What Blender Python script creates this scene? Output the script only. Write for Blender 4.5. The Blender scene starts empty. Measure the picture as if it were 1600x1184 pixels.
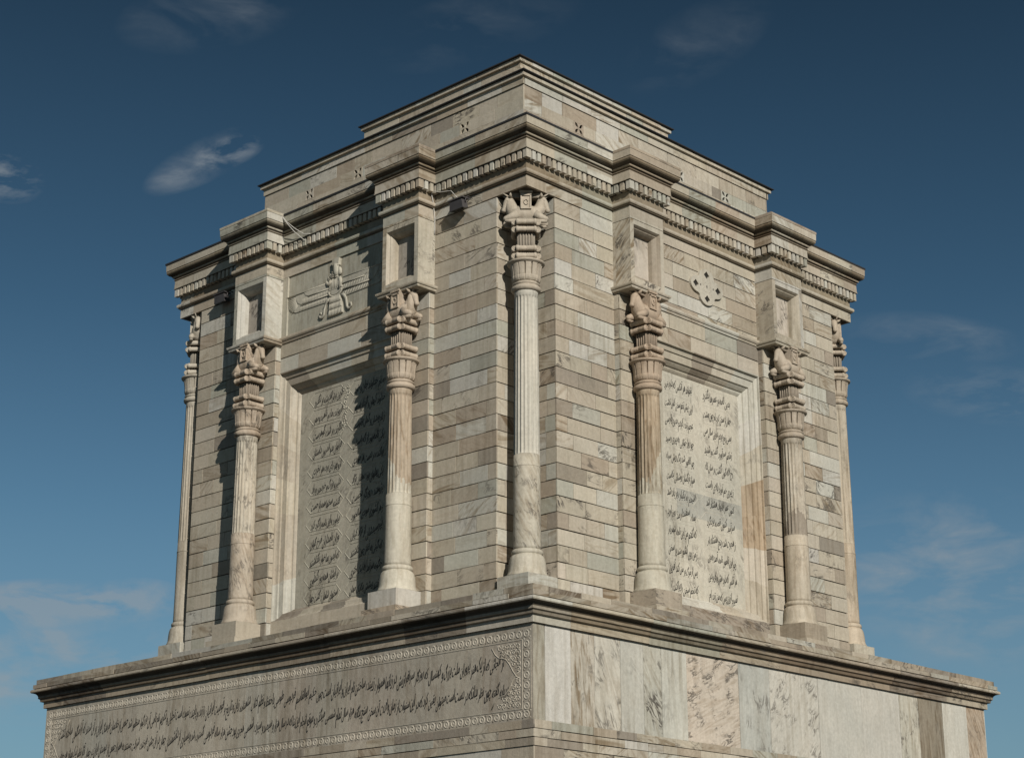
import bpy, bmesh, math, random
from mathutils import Vector, Matrix
from mathutils.geometry import tessellate_polygon

# ------------------------------------------------------------------ camera, sky, sun, exposure
scene = bpy.context.scene
COL = scene.collection
ZG = 15.07                                   # height of the architrave soffit above the ground
cam_d = bpy.data.cameras.new("camera")
cam_d.sensor_width = 36.0
cam_d.lens = 66.37
cam_d.clip_end = 3000
cam = bpy.data.objects.new("camera", cam_d)
COL.objects.link(cam)
yaw, pitch, roll = math.radians(-43.758), math.radians(17.910), math.radians(0.101)
cam.matrix_world = (Matrix.Translation((20.8668, -22.1641, -13.4169 + ZG)) @ Matrix.Rotation(-yaw, 4, 'Z')
                    @ Matrix.Rotation(math.pi / 2 + pitch, 4, 'X') @ Matrix.Rotation(-roll, 4, 'Z'))
scene.camera = cam

SUN_DIR = Vector((2.0, -1.0, 1.04)).normalized()
SUN_EL = math.asin(SUN_DIR.z)
SUN_AZ = math.atan2(SUN_DIR.x, SUN_DIR.y)     # clockwise from +Y
sun_d = bpy.data.lights.new("sun", 'SUN')
sun_d.energy = 4.75
sun_d.angle = math.radians(0.5)
sun_d.color = (1.0, 0.955, 0.885)
sun = bpy.data.objects.new("sun", sun_d)
sun.rotation_euler = SUN_DIR.to_track_quat('Z', 'Y').to_euler()
sun.location = (30, -15, 40)
COL.objects.link(sun)

world = bpy.data.worlds.new("World")
scene.world = world
world.use_nodes = True
wt = world.node_tree
wt.nodes.clear()


def N(tree, typ, **kw):
    n = tree.nodes.new(typ)
    for k, v in kw.items():
        if k.startswith('i_'):
            n.inputs[int(k[2:])].default_value = v
        else:
            setattr(n, k, v)
    return n


def math_n(tree, op, a, b=None, c=None, clamp=False):
    n = tree.nodes.new('ShaderNodeMath')
    n.operation = op
    n.use_clamp = clamp
    for i, v in enumerate((a, b, c)):
        if v is None:
            continue
        if isinstance(v, (int, float)):
            n.inputs[i].default_value = v
        else:
            tree.links.new(v, n.inputs[i])
    return n.outputs[0]


def mixc(tree, fac, a, b, mode='MIX'):
    n = tree.nodes.new('ShaderNodeMix')
    n.data_type = 'RGBA'
    n.blend_type = mode
    for idx, v in ((0, fac), (6, a), (7, b)):
        if isinstance(v, (int, float)):
            n.inputs[idx].default_value = v
        elif isinstance(v, tuple):
            n.inputs[idx].default_value = v if len(v) == 4 else (*v, 1)
        else:
            tree.links.new(v, n.inputs[idx])
    return n.outputs[2]


def ramp(tree, src, stops):
    n = tree.nodes.new('ShaderNodeValToRGB')
    e = n.color_ramp.elements
    while len(e) < len(stops):
        e.new(0.5)
    for el, (p, c) in zip(e, stops):
        el.position = p
        el.color = (c, c, c, 1) if isinstance(c, (int, float)) else (*c, 1)
    tree.links.new(src, n.inputs[0])
    return n.outputs[0]


sky = N(wt, 'ShaderNodeTexSky')
sky.sky_type = 'NISHITA'
sky.sun_disc = False
sky.sun_elevation = SUN_EL
sky.sun_rotation = SUN_AZ
sky.altitude = 900
sky.air_density = 1.0
sky.dust_density = 0.0
sky.ozone_density = 3.0
tc = N(wt, 'ShaderNodeTexCoord')
# thin drifting clouds that belong to the sky itself
mp = N(wt, 'ShaderNodeMapping')
mp.inputs['Scale'].default_value = (5.0, 5.0, 13.0)
mp.inputs['Rotation'].default_value = (0.12, -0.10, 0)
wt.links.new(tc.outputs['Generated'], mp.inputs[0])
cn = N(wt, 'ShaderNodeTexNoise')
cn.inputs['Scale'].default_value = 4.2
cn.inputs['Detail'].default_value = 9
cn.inputs['Roughness'].default_value = 0.58
cn.inputs['Distortion'].default_value = 0.35
wt.links.new(mp.outputs[0], cn.inputs[0])
wisp = ramp(wt, cn.outputs[0], [(0.44, 0.0), (0.60, 0.35), (0.78, 1.0)])
nrm = N(wt, 'ShaderNodeVectorMath', operation='NORMALIZE')
wt.links.new(tc.outputs['Generated'], nrm.inputs[0])


def blob(center, axis, r_long, r_short, amount):
    """soft elliptical patch of sky round a direction, long axis given"""
    c = Vector(center).normalized()
    a = (Vector(axis) - Vector(axis).dot(c) * c).normalized()
    b = c.cross(a)
    outs = []
    for v, r in ((a, r_long), (b, r_short)):
        d = N(wt, 'ShaderNodeVectorMath', operation='DOT_PRODUCT')
        wt.links.new(nrm.outputs[0], d.inputs[0])
        d.inputs[1].default_value = v
        q = math_n(wt, 'DIVIDE', d.outputs['Value'], r)
        outs.append(math_n(wt, 'MULTIPLY', q, q))
    s = math_n(wt, 'ADD', outs[0], outs[1])
    f = math_n(wt, 'SUBTRACT', 1.0, s, clamp=True)
    dd = N(wt, 'ShaderNodeVectorMath', operation='DOT_PRODUCT')
    wt.links.new(nrm.outputs[0], dd.inputs[0])
    dd.inputs[1].default_value = c
    front = math_n(wt, 'GREATER_THAN', dd.outputs['Value'], 0.0)
    f = math_n(wt, 'MULTIPLY', f, front)
    return math_n(wt, 'MULTIPLY', f, amount)


U1 = Vector((0.726 - 0.7414, 0.5484 - 0.5338, 0.415 - 0.4066))
right_v = Vector((0.7222, 0.6917, 0.0))
up_v = Vector((0, 0, 1))
blobs = [
    ((-0.7365, 0.5385, 0.4098), right_v + up_v * 0.55, 0.036, 0.0115, 0.85),
    ((-0.7275, 0.5473, 0.4150), right_v + up_v * 0.35, 0.020, 0.0085, 1.3),
    ((-0.7970, 0.4580, 0.3940), right_v - up_v * 0.3, 0.022, 0.014, 2.4),
    ((-0.8330, 0.5200, 0.1880), right_v + up_v * 0.03, 0.05, 0.013, 2.2),
    ((-0.8069, 0.5589, 0.1914), right_v + up_v * 0.03, 0.03, 0.012, 1.9),
    ((-0.8300, 0.5330, 0.1560), right_v, 0.09, 0.03, 1.3),
    ((-0.7102, 0.5178, 0.4770), right_v + up_v * 0.2, 0.05, 0.02, 0.26),
    ((-0.6200, 0.6200, 0.4750), right_v + up_v * 0.3, 0.06, 0.02, 0.15),
    ((-0.5387, 0.7015, 0.4666), right_v + up_v * 0.6, 0.045, 0.02, 0.18),
    ((-0.4827, 0.8152, 0.3201), right_v - up_v * 0.1, 0.05, 0.014, 0.5),
    ((-0.4589, 0.8400, 0.2895), right_v - up_v * 0.1, 0.05, 0.016, 0.65),
    ((-0.4900, 0.8500, 0.2000), right_v - up_v * 0.15, 0.08, 0.05, 1.1),
]
tot = None
for bb in blobs:
    o = blob(*bb)
    tot = o if tot is None else math_n(wt, 'ADD', tot, o)
cloud_f = math_n(wt, 'MULTIPLY', wisp, tot)
cloud_f = math_n(wt, 'MINIMUM', cloud_f, 0.5)
# sky dims away from the horizon, and further overhead to cut fill light
sep = N(wt, 'ShaderNodeSeparateXYZ')
wt.links.new(nrm.outputs[0], sep.inputs[0])
deep = ramp(wt, sep.outputs[2], [(0.0, 0.95), (0.14, 0.84), (0.21, 0.76), (0.32, 0.58), (0.47, 0.36), (0.60, 0.17), (1.0, 0.08)])
sky_t = mixc(wt, 1.0, sky.outputs[0], (0.73, 1.0, 0.96), 'MULTIPLY')
sky_t = mixc(wt, 1.0, sky_t, deep, 'MULTIPLY')
haze = ramp(wt, sep.outputs[2], [(0.08, 0.55), (0.16, 0.36), (0.24, 0.10), (0.34, 0.0)])
sky_t = mixc(wt, haze, sky_t, (2.35, 3.25, 3.95))
sky_c = mixc(wt, cloud_f, sky_t, (4.2, 4.6, 4.9))
bg = N(wt, 'ShaderNodeBackground')
bg.inputs[1].default_value = 0.07
wt.links.new(sky_c, bg.inputs[0])
wo = N(wt, 'ShaderNodeOutputWorld')
wt.links.new(bg.outputs[0], wo.inputs[0])

scene.view_settings.view_transform = 'Standard'
scene.view_settings.look = 'None'
scene.view_settings.exposure = 0.0
scene.view_settings.gamma = 1.0

rnd = random.Random(7)

# ------------------------------------------------------------------ materials


ALBEDO = 0.72


def marble(name, vein_gain=1.0, rough=0.62, bump=0.16):
    m = bpy.data.materials.new(name)
    m.use_nodes = True
    t = m.node_tree
    L = t.links.new
    bs = t.nodes['Principled BSDF']
    tint = N(t, 'ShaderNodeAttribute', attribute_name='tint')
    vein = N(t, 'ShaderNodeAttribute', attribute_name='vein')
    rn = N(t, 'ShaderNodeAttribute', attribute_name='rnd')
    uv = N(t, 'ShaderNodeUVMap', uv_map='uv')
    sv = N(t, 'ShaderNodeSeparateColor')
    L(vein.outputs['Color'], sv.inputs[0])
    ang = math_n(t, 'MULTIPLY', sv.outputs[1], math.pi)
    rot = N(t, 'ShaderNodeVectorRotate', rotation_type='Z_AXIS')
    L(uv.outputs[0], rot.inputs['Vector'])
    L(ang, rot.inputs['Angle'])
    off = N(t, 'ShaderNodeVectorMath', operation='MULTIPLY_ADD')
    L(rn.outputs['Color'], off.inputs[0])
    off.inputs[1].default_value = (41, 37, 29)
    srn = N(t, 'ShaderNodeSeparateColor')
    L(rn.outputs['Color'], srn.inputs[0])
    scl = N(t, 'ShaderNodeVectorMath', operation='SCALE')
    L(rot.outputs[0], scl.inputs[0])
    L(math_n(t, 'MULTIPLY_ADD', srn.outputs[2], 1.3, 0.55), scl.inputs['Scale'])
    L(scl.outputs[0], off.inputs[2])
    # broad streaks
    m1 = N(t, 'ShaderNodeMapping')
    m1.inputs['Scale'].default_value = (0.9, 5.5, 1)
    L(off.outputs[0], m1.inputs[0])
    n1 = N(t, 'ShaderNodeTexNoise')
    n1.inputs['Scale'].default_value = 1.3
    n1.inputs['Detail'].default_value = 6
    n1.inputs['Distortion'].default_value = 1.3
    L(m1.outputs[0], n1.inputs[0])
    streak = math_n(t, 'MULTIPLY', ramp(t, n1.outputs[0], [(0.46, 0.0), (0.66, 1.0)]), sv.outputs[2])
    # thin veins
    m2 = N(t, 'ShaderNodeMapping')
    m2.inputs['Scale'].default_value = (1.1, 2.9, 1)
    L(off.outputs[0], m2.inputs[0])
    n2 = N(t, 'ShaderNodeTexNoise')
    n2.inputs['Scale'].default_value = 1.5
    n2.inputs['Detail'].default_value = 7
    n2.inputs['Roughness'].default_value = 0.62
    n2.inputs['Distortion'].default_value = 0.9
    L(m2.outputs[0], n2.inputs[0])
    dv = math_n(t, 'ABSOLUTE', math_n(t, 'SUBTRACT', n2.outputs[0], 0.5))
    line = ramp(t, dv, [(0.0, 1.0), (0.02, 0.75), (0.05, 0.0)])
    n3 = N(t, 'ShaderNodeTexNoise')
    n3.inputs['Scale'].default_value = 2.3
    n3.inputs['Detail'].default_value = 3
    L(off.outputs[0], n3.inputs[0])
    patch = ramp(t, math_n(t, 'MULTIPLY_ADD', sv.outputs[0], 0.10, n3.outputs[0]), [(0.56, 0.0), (0.69, 1.0)])
    vf = math_n(t, 'MULTIPLY', math_n(t, 'MULTIPLY', line, patch), sv.outputs[0])
    vf = math_n(t, 'MULTIPLY', vf, vein_gain, clamp=True)
    # weathering: slow tone drift, fine mottling and rain streaks, fixed to the stone
    geo = N(t, 'ShaderNodeNewGeometry')
    n4 = N(t, 'ShaderNodeTexNoise')
    n4.inputs['Scale'].default_value = 0.7
    n4.inputs['Detail'].default_value = 5
    L(geo.outputs['Position'], n4.inputs[0])
    n5 = N(t, 'ShaderNodeTexNoise')
    n5.inputs['Scale'].default_value = 16
    n5.inputs['Detail'].default_value = 6
    n5.inputs['Roughness'].default_value = 0.7
    L(geo.outputs['Position'], n5.inputs[0])
    m6 = N(t, 'ShaderNodeMapping')
    m6.inputs['Scale'].default_value = (7, 7, 0.55)
    L(geo.outputs['Position'], m6.inputs[0])
    n6 = N(t, 'ShaderNodeTexNoise')
    n6.inputs['Scale'].default_value = 1.6
    n6.inputs['Detail'].default_value = 5
    L(m6.outputs[0], n6.inputs[0])
    base = mixc(t, 1.0, tint.outputs['Color'], (ALBEDO, ALBEDO * .985, ALBEDO * .955), 'MULTIPLY')
    c = mixc(t, streak, base, (0.50, 0.42, 0.33), 'MULTIPLY')
    c = mixc(t, vf, c, (0.075, 0.065, 0.055))
    c = mixc(t, 1.0, c, ramp(t, n4.outputs[0], [(0.3, (0.86, 0.87, 0.86)), (0.7, (1.08, 1.06, 1.03))]), 'MULTIPLY')
    c = mixc(t, 1.0, c, ramp(t, n5.outputs[0], [(0.3, 0.86), (0.7, 1.1)]), 'MULTIPLY')
    n8 = N(t, 'ShaderNodeTexNoise')
    n8.inputs['Scale'].default_value = 0.45
    n8.inputs['Detail'].default_value = 4
    L(geo.outputs['Position'], n8.inputs[0])
    wet = math_n(t, 'MULTIPLY_ADD', ramp(t, n8.outputs[0], [(0.48, 0.0), (0.66, 1.0)]), 0.8, 0.2)
    c = mixc(t, wet, c, mixc(t, 1.0, c, ramp(t, n6.outputs[0], [(0.42, (1.0, 1.0, 1.0)), (0.70, (0.64, 0.61, 0.56))]), 'MULTIPLY'))
    L(c, bs.inputs['Base Color'])
    bs.inputs['Roughness'].default_value = rough
    bs.inputs['Specular IOR Level'].default_value = 0.25
    n7 = N(t, 'ShaderNodeTexNoise')
    n7.inputs['Scale'].default_value = 38
    n7.inputs['Detail'].default_value = 5
    L(geo.outputs['Position'], n7.inputs[0])
    bp = N(t, 'ShaderNodeBump')
    bp.inputs['Strength'].default_value = bump
    bp.inputs['Distance'].default_value = 0.02
    L(math_n(t, 'ADD', n7.outputs[0], math_n(t, 'MULTIPLY', n5.outputs[0], 1.2)), bp.inputs['Height'])
    L(bp.outputs[0], bs.inputs['Normal'])
    return m


def plain(name, col, rough=0.7, metal=0.0, var=0.15, scale=9):
    m = bpy.data.materials.new(name)
    m.use_nodes = True
    t = m.node_tree
    bs = t.nodes['Principled BSDF']
    tcn = N(t, 'ShaderNodeNewGeometry')
    n = N(t, 'ShaderNodeTexNoise')
    n.inputs['Scale'].default_value = scale
    n.inputs['Detail'].default_value = 6
    t.links.new(tcn.outputs['Position'], n.inputs[0])
    lo = tuple(v * (1 - var) for v in col)
    hi = tuple(v * (1 + var) for v in col)
    t.links.new(ramp(t, n.outputs[0], [(0.3, lo), (0.7, hi)]), bs.inputs['Base Color'])
    bs.inputs['Roughness'].default_value = rough
    bs.inputs['Metallic'].default_value = metal
    return m


M_STONE = marble('weathered_marble')
M_CARVE = marble('carved_marble', 0.7, 0.7, 0.22)
M_INK = plain('black_inlay', (0.018, 0.016, 0.014), 0.6)
M_SHADE = plain('painted_shade', (0.012, 0.011, 0.010), 0.9)  # near-black colour standing in for the shade inside pierced holes
M_LEAD = plain('bitumen_flashing', (0.016, 0.016, 0.017), 0.8)
M_METAL = plain('dull_metal', (0.055, 0.05, 0.05), 0.6, 0.2)
M_GLASS = plain('dark_lamp_glass', (0.03, 0.03, 0.03), 0.15)
M_CABLE = plain('pale_cable', (0.42, 0.40, 0.36), 0.6)
M_GROUND = plain('stone_paving', (0.05, 0.047, 0.042), 0.85, 0, 0.2, 0.8)  # ground colour darkened to cut bounced light

CREAM = [(0.56, 0.505, 0.415), (0.585, 0.535, 0.45), (0.53, 0.475, 0.39)]
PALE = [(0.62, 0.60, 0.545), (0.60, 0.585, 0.52)]
TAN = [(0.46, 0.395, 0.315), (0.48, 0.415, 0.335), (0.43, 0.37, 0.30)]
GREYB = [(0.37, 0.325, 0.27), (0.33, 0.295, 0.25)]
GREEN = [(0.48, 0.475, 0.41)]


def stone(r, wc=.56, wp=.14, wt_=.17, wg=.07, wgr=.06):
    x = r.random() * (wc + wp + wt_ + wg + wgr)
    for w, pal in ((wc, CREAM), (wp, PALE), (wt_, TAN), (wg, GREYB), (wgr, GREEN)):
        if x < w:
            break
        x -= w
    c = r.choice(pal)
    k = r.uniform(.95, 1.05)
    return tuple(v * k * r.uniform(.992, 1.008) for v in c)


def scaled(c, k):
    return tuple(v * k for v in c)


def veins(r, strong=.35):
    a = r.choice([r.gauss(0, .05), r.gauss(0.0, .08), r.uniform(.1, .3), r.uniform(-.3, -.1)]) % 1.0
    return (r.uniform(.5, 1.0) if r.random() < strong else r.uniform(0, .25), a,
            r.uniform(.45, 1.0) if r.random() < strong else r.uniform(0, .25))


# ------------------------------------------------------------------ mesh builder
def FL(s, d, z):            # left (inscribed) facade: s from the near corner, d outward
    return (-s, -d, z)


def FR(s, d, z):            # right (sunlit) facade
    return (d, s, z)


def FB(s, d, z):            # rear facades
    return (-s, 10 + d, z)


def FW(s, d, z):
    return (-10 - d, s, z)


class MB:
    def __init__(self):
        self.v, self.f, self.uv, self.t, self.n, self.r, self.sm = [], [], [], [], [], [], []

    def face(self, idx, uvs, tint=(.55, .5, .41), vein=(0, 0, 0), rn=(0, 0, 0), smooth=False):
        self.f.append(idx)
        self.uv.append(uvs)
        self.t.append(tint)
        self.n.append(vein)
        self.r.append(rn)
        self.sm.append(smooth)

    def quad(self, pts, uvs, *a, **k):
        b = len(self.v)
        self.v += [tuple(p) for p in pts]
        self.face(list(range(b, b + len(pts))), uvs, *a, **k)

    def box(self, F, s0, s1, d0, d1, z0, z1, tint=(.55, .5, .41), vein=(0, 0, 0), rn=(0, 0, 0), back=True):
        """block in facade space from depth d0 (inner) to d1 (outer)"""
        P = lambda s, d, z: F(s, d, z)
        a = (tint, vein, rn)
        self.quad([P(s0, d1, z0), P(s1, d1, z0), P(s1, d1, z1), P(s0, d1, z1)],
                  [(s0, z0), (s1, z0), (s1, z1), (s0, z1)], *a)
        self.quad([P(s0, d0, z0), P(s0, d1, z0), P(s0, d1, z1), P(s0, d0, z1)],
                  [(d0, z0), (d1, z0), (d1, z1), (d0, z1)], *a)
        self.quad([P(s1, d0, z0), P(s1, d1, z0), P(s1, d1, z1), P(s1, d0, z1)],
                  [(d0, z0), (d1, z0), (d1, z1), (d0, z1)], *a)
        self.quad([P(s0, d0, z0), P(s1, d0, z0), P(s1, d1, z0), P(s0, d1, z0)],
                  [(s0, d0), (s1, d0), (s1, d1), (s0, d1)], *a)
        self.quad([P(s0, d0, z1), P(s1, d0, z1), P(s1, d1, z1), P(s0, d1, z1)],
                  [(s0, d0), (s1, d0), (s1, d1), (s0, d1)], *a)
        if back:
            self.quad([P(s0, d0, z0), P(s1, d0, z0), P(s1, d0, z1), P(s0, d0, z1)],
                      [(s0, z0), (s1, z0), (s1, z1), (s0, z1)], *a)

    def lathe(self, prof, cx, cy, seg, tint, vein, rn, flute=None, smooth=True, cap=True, tfun=None):
        """prof: (r, z, depth) rings; flute(theta)->0..1 groove amount"""
        b = len(self.v)
        n = len(prof)
        for p in prof:
            r, z = p[0], p[1]
            dep = p[2] if len(p) > 2 else 0.0
            for k in range(seg):
                th = 2 * math.pi * k / seg
                rr = r - (dep * flute(th) if (flute and dep) else 0)
                self.v.append((cx + rr * math.cos(th), cy + rr * math.sin(th), z))
        for i in range(n - 1):
            for k in range(seg):
                k2 = (k + 1) % seg
                u0, u1 = k / seg * 1.4, (k + 1) / seg * 1.4
                self.face([b + i * seg + k, b + i * seg + k2, b + (i + 1) * seg + k2, b + (i + 1) * seg + k],
                          [(u0, prof[i][1]), (u1, prof[i][1]), (u1, prof[i + 1][1]), (u0, prof[i + 1][1])],
                          tfun(2 * math.pi * k / seg, prof[i][1]) if tfun else tint, vein, rn, smooth)
        if cap:
            for i in (0, n - 1):
                ids = [b + i * seg + k for k in range(seg)]
                self.face(ids, [(self.v[q][0], self.v[q][1]) for q in ids], tint, vein, rn, False)

    def tube(self, pts, rad, seg=8, tint=(.55, .5, .41), vein=(0, 0, 0), rn=(0, 0, 0), flat=None):
        """round bar through pts; rad number or list; flat=(axis, factor) squashes along a world axis"""
        b = len(self.v)
        pts = [Vector(p) for p in pts]
        n = len(pts)
        up = Vector((0.31, 0.17, 0.93))
        for i, p in enumerate(pts):
            t = (pts[min(i + 1, n - 1)] - pts[max(i - 1, 0)]).normalized()
            a = t.cross(up)
            if a.length < 1e-3:
                a = t.cross(Vector((1, 0, 0)))
            a.normalize()
            c = t.cross(a)
            r = rad[i] if isinstance(rad, (list, tuple)) else rad
            for k in range(seg):
                th = 2 * math.pi * k / seg
                o = (a * math.cos(th) + c * math.sin(th)) * r
                if flat:
                    ax = Vector(flat[0])
                    o -= ax * o.dot(ax) * (1 - flat[1])
                self.v.append(tuple(p + o))
        for i in range(n - 1):
            for k in range(seg):
                k2 = (k + 1) % seg
                self.face([b + i * seg + k, b + i * seg + k2, b + (i + 1) * seg + k2, b + (i + 1) * seg + k],
                          [(k * .1, i * .1), (k * .1 + .1, i * .1), (k * .1 + .1, i * .1 + .1), (k * .1, i * .1 + .1)],
                          tint, vein, rn, True)
        for i in (0, n - 1):
            ids = [b + i * seg + k for k in range(seg)]
            self.face(ids, [(0, 0)] * seg, tint, vein, rn, False)

    def poly(self, F, outer, d0, d1, holes=(), inset=0.0, tint=(.55, .5, .41), vein=(0, 0, 0), rn=(0, 0, 0), map2=None):
        """flat raised plate with outline outer [(s,z)], from depth d0 to d1, optional holes"""
        mp2 = map2 or (lambda p: p)
        rings = [outer] + list(holes)
        flatp = [Vector((p[0], p[1], 0)) for rg in rings for p in rg]
        tri = tessellate_polygon([[Vector((p[0], p[1], 0)) for p in rg] for rg in rings])
        for a in tri:
            pts = [mp2((flatp[i].x, flatp[i].y)) for i in a]
            self.quad([F(p[0], d1, p[1]) for p in pts], [p for p in pts], tint, vein, rn)
        for rg in rings:
            m = len(rg)
            for i in range(m):
                p, q = mp2(rg[i]), mp2(rg[(i + 1) % m])
                self.quad([F(p[0], d0, p[1]), F(q[0], d0, q[1]), F(q[0], d1, q[1]), F(p[0], d1, p[1])],
                          [p, q, q, p], tint, vein, rn)

    def build(self, name, mat, parent=None, recalc=True, label=None):
        me = bpy.data.meshes.new(name)
        o = bpy.data.objects.new(name, me)
        COL.objects.link(o)
        base = Vector((0, 0, -ZG))
        if parent is not None:
            o.parent = parent
            q = parent
            while q is not None:
                base += q.location
                q = q.parent
        me.from_pydata([tuple(Vector(p) - base) for p in self.v], [], self.f)
        uvl = me.uv_layers.new(name='uv')
        ls = [c for fu in self.uv for uvp in fu for c in (uvp[0], uvp[1])]
        uvl.data.foreach_set('uv', ls)
        for an, arr in (('tint', self.t), ('vein', self.n), ('rnd', self.r)):
            at = me.attributes.new(an, 'FLOAT_COLOR', 'CORNER')
            buf = []
            for fi, c in enumerate(arr):
                buf += [c[0], c[1], c[2], 1.0] * len(self.f[fi])
            at.data.foreach_set('color', buf)
        me.polygons.foreach_set('use_smooth', self.sm)
        if recalc:
            bm = bmesh.new()
            bm.from_mesh(me)
            bmesh.ops.recalc_face_normals(bm, faces=bm.faces)
            bm.to_mesh(me)
            bm.free()
        me.materials.append(mat)
        if label:
            o['label'] = label
        return o


def empty(name, loc, label=None, cat=None, group=None, parent=None):
    o = bpy.data.objects.new(name, None)
    o.empty_display_size = 0.5
    o.location = loc
    COL.objects.link(o)
    if parent:
        o.parent = parent
    if label:
        o['label'] = label
    if cat:
        o['category'] = cat
    if group:
        o['group'] = group
    return o


R3 = lambda r: (r.random(), r.random(), r.random())
MORTAR = (.05, .043, .035)
COURSE = 0.2865
ZREF = -0.02


def ashlar(mb, F, s0, s1, z0, z1, d, depth=.08, course=COURSE, zref=ZREF, lens=(.40, .95), gh=.016, gv=.009,
           r=None, weights=None, strong=.35, bands=None):
    """wall of coursed blocks with open joints in front of a dark bed"""
    r = r or rnd
    mb.box(F, s0 + .026, s1 - .026, d - depth, d - .022, z0, z1, MORTAR)
    k0 = math.floor((z0 - zref) / course + 1e-6)
    z = zref + k0 * course
    row = 0
    while z < z1 - 1e-4:
        a, b = max(z, z0), min(z + course, z1)
        if b - a > .03:
            x = s0
            edges = [s0]
            x += r.uniform(*lens) * r.choice((.5, 1))
            while x < s1 - lens[0] * .5:
                edges.append(x)
                x += r.uniform(*lens)
            edges.append(s1)
            for i in range(len(edges) - 1):
                e0 = edges[i] + (gv / 2 if i else 0)
                e1 = edges[i + 1] - (gv / 2 if i < len(edges) - 2 else 0)
                ga = gh / 2 if a > z0 + 1e-4 else 0
                gb = gh / 2 if b < z1 - 1e-4 else 0
                mb.box(F, e0, e1, d - .03, d + r.uniform(-.005, .0), a + ga + (r.uniform(-.004, .004) if ga else 0), b - gb + (r.uniform(-.004, .004) if gb else 0),
                       stone(r, *(weights or (.60, .16, .125, .055, .06))), veins(r, strong * .62), R3(r), back=False)
        z += course
        row += 1


def sweep(mb, path, prof, closed=True, step=.85, tints=None, r=None, smooth=False, jit=.0025, strong=.25, weights=None):
    """mitred moulding along an axis-aligned plan path. prof: [(o, z), ...], tints: optional per-profile-face colours"""
    r = r or rnd
    n = len(path)
    P = [Vector((p[0], p[1])) for p in path]

    def nrm_of(i):
        a, b = P[i], P[(i + 1) % n]
        t = (b - a).normalized()
        return Vector((t.y, -t.x))
    mit = []
    for i in range(n):
        if closed:
            n1, n2 = nrm_of((i - 1) % n), nrm_of(i)
        else:
            n1 = nrm_of(max(i - 1, 0))
            n2 = nrm_of(min(i, n - 2))
        mit.append(n1 + n2 if abs(n1.dot(n2)) < .5 else n1)
    ulen = 0.0
    plen = [0.0]
    for i in range(len(prof) - 1):
        plen.append(plen[-1] + math.hypot(prof[i + 1][0] - prof[i][0], prof[i + 1][1] - prof[i][1]))
    for i in range(n if closed else n - 1):
        j = (i + 1) % n
        seglen = (P[j] - P[i]).length
        cuts = [0.0]
        x = r.uniform(.4, 1) * step
        while x < seglen - .3 * step:
            cuts.append(x / seglen)
            x += step * r.uniform(.75, 1.25)
        cuts.append(1.0)
        for c in range(len(cuts) - 1):
            base_t = stone(r, *(weights or (.62, .14, .1, .06, .08)))
            vn = veins(r, strong)
            rr = R3(r)
            jo, jz = r.uniform(-jit, jit), r.uniform(-jit, jit)
            for q in range(len(prof) - 1):
                pts = []
                for tt, (o, z) in ((cuts[c], prof[q]), (cuts[c + 1], prof[q]), (cuts[c + 1], prof[q + 1]), (cuts[c], prof[q + 1])):
                    A = P[i] + mit[i] * (o + jo)
                    B = P[j] + mit[j] * (o + jo)
                    X = A.lerp(B, tt)
                    pts.append((X.x, X.y, z + jz))
                u0, u1 = ulen + cuts[c] * seglen, ulen + cuts[c + 1] * seglen
                tn = base_t
                if tints and tints[q] is not None:
                    tn = tuple(a * b for a, b in zip(base_t, tints[q]))
                mb.quad(pts, [(u0, plen[q]), (u1, plen[q]), (u1, plen[q + 1]), (u0, plen[q + 1])], tn, vn, rr, smooth)
        ulen += seglen


def square(d):
    return [(d, -d), (d, 10 + d), (-10 - d, 10 + d), (-10 - d, -d)]


RESS = 0.42
BAYS = [(2.30, 3.25), (6.63, 7.62)]


def ress_path(d=0.0, e=RESS):
    pts = []
    segs = [(FR, False), (FB, False), (FW, True), (FL, True)]
    for F, rev in segs:
        loc = [(0, 0)]
        for a, b in BAYS:
            loc += [(a, 0), (a, e), (b, e), (b, 0)]
        loc += [(10, 0)]
        if rev:
            loc = loc[::-1]
        for s, o in loc[:-1]:
            p = F(s, o, 0)
            pts.append((p[0], p[1]))
    return pts


# ------------------------------------------------------------------ ground
g = bpy.data.meshes.new('ground')
bm = bmesh.new()
bmesh.ops.create_circle(bm, cap_ends=True, segments=96, radius=1200)
bm.to_mesh(g)
bm.free()
g.materials.append(M_GROUND)
go = bpy.data.objects.new('ground', g)
go['kind'] = 'structure'
go['label'] = 'stone paving darkened to cut bounce light round the foot of the podium'
COL.objects.link(go)

# ------------------------------------------------------------------ the two buildings
podium = empty('podium', (-5, 5, 0), 'broad marble podium with a dark moulded cornice and a long inscription under the tomb tower', 'podium')
tomb = empty('mausoleum', (-5, 5, ZG - 7.58), 'square marble tomb tower with bull capital columns, dentil cornice and stepped attic', 'mausoleum')

PW = 1.55
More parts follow.
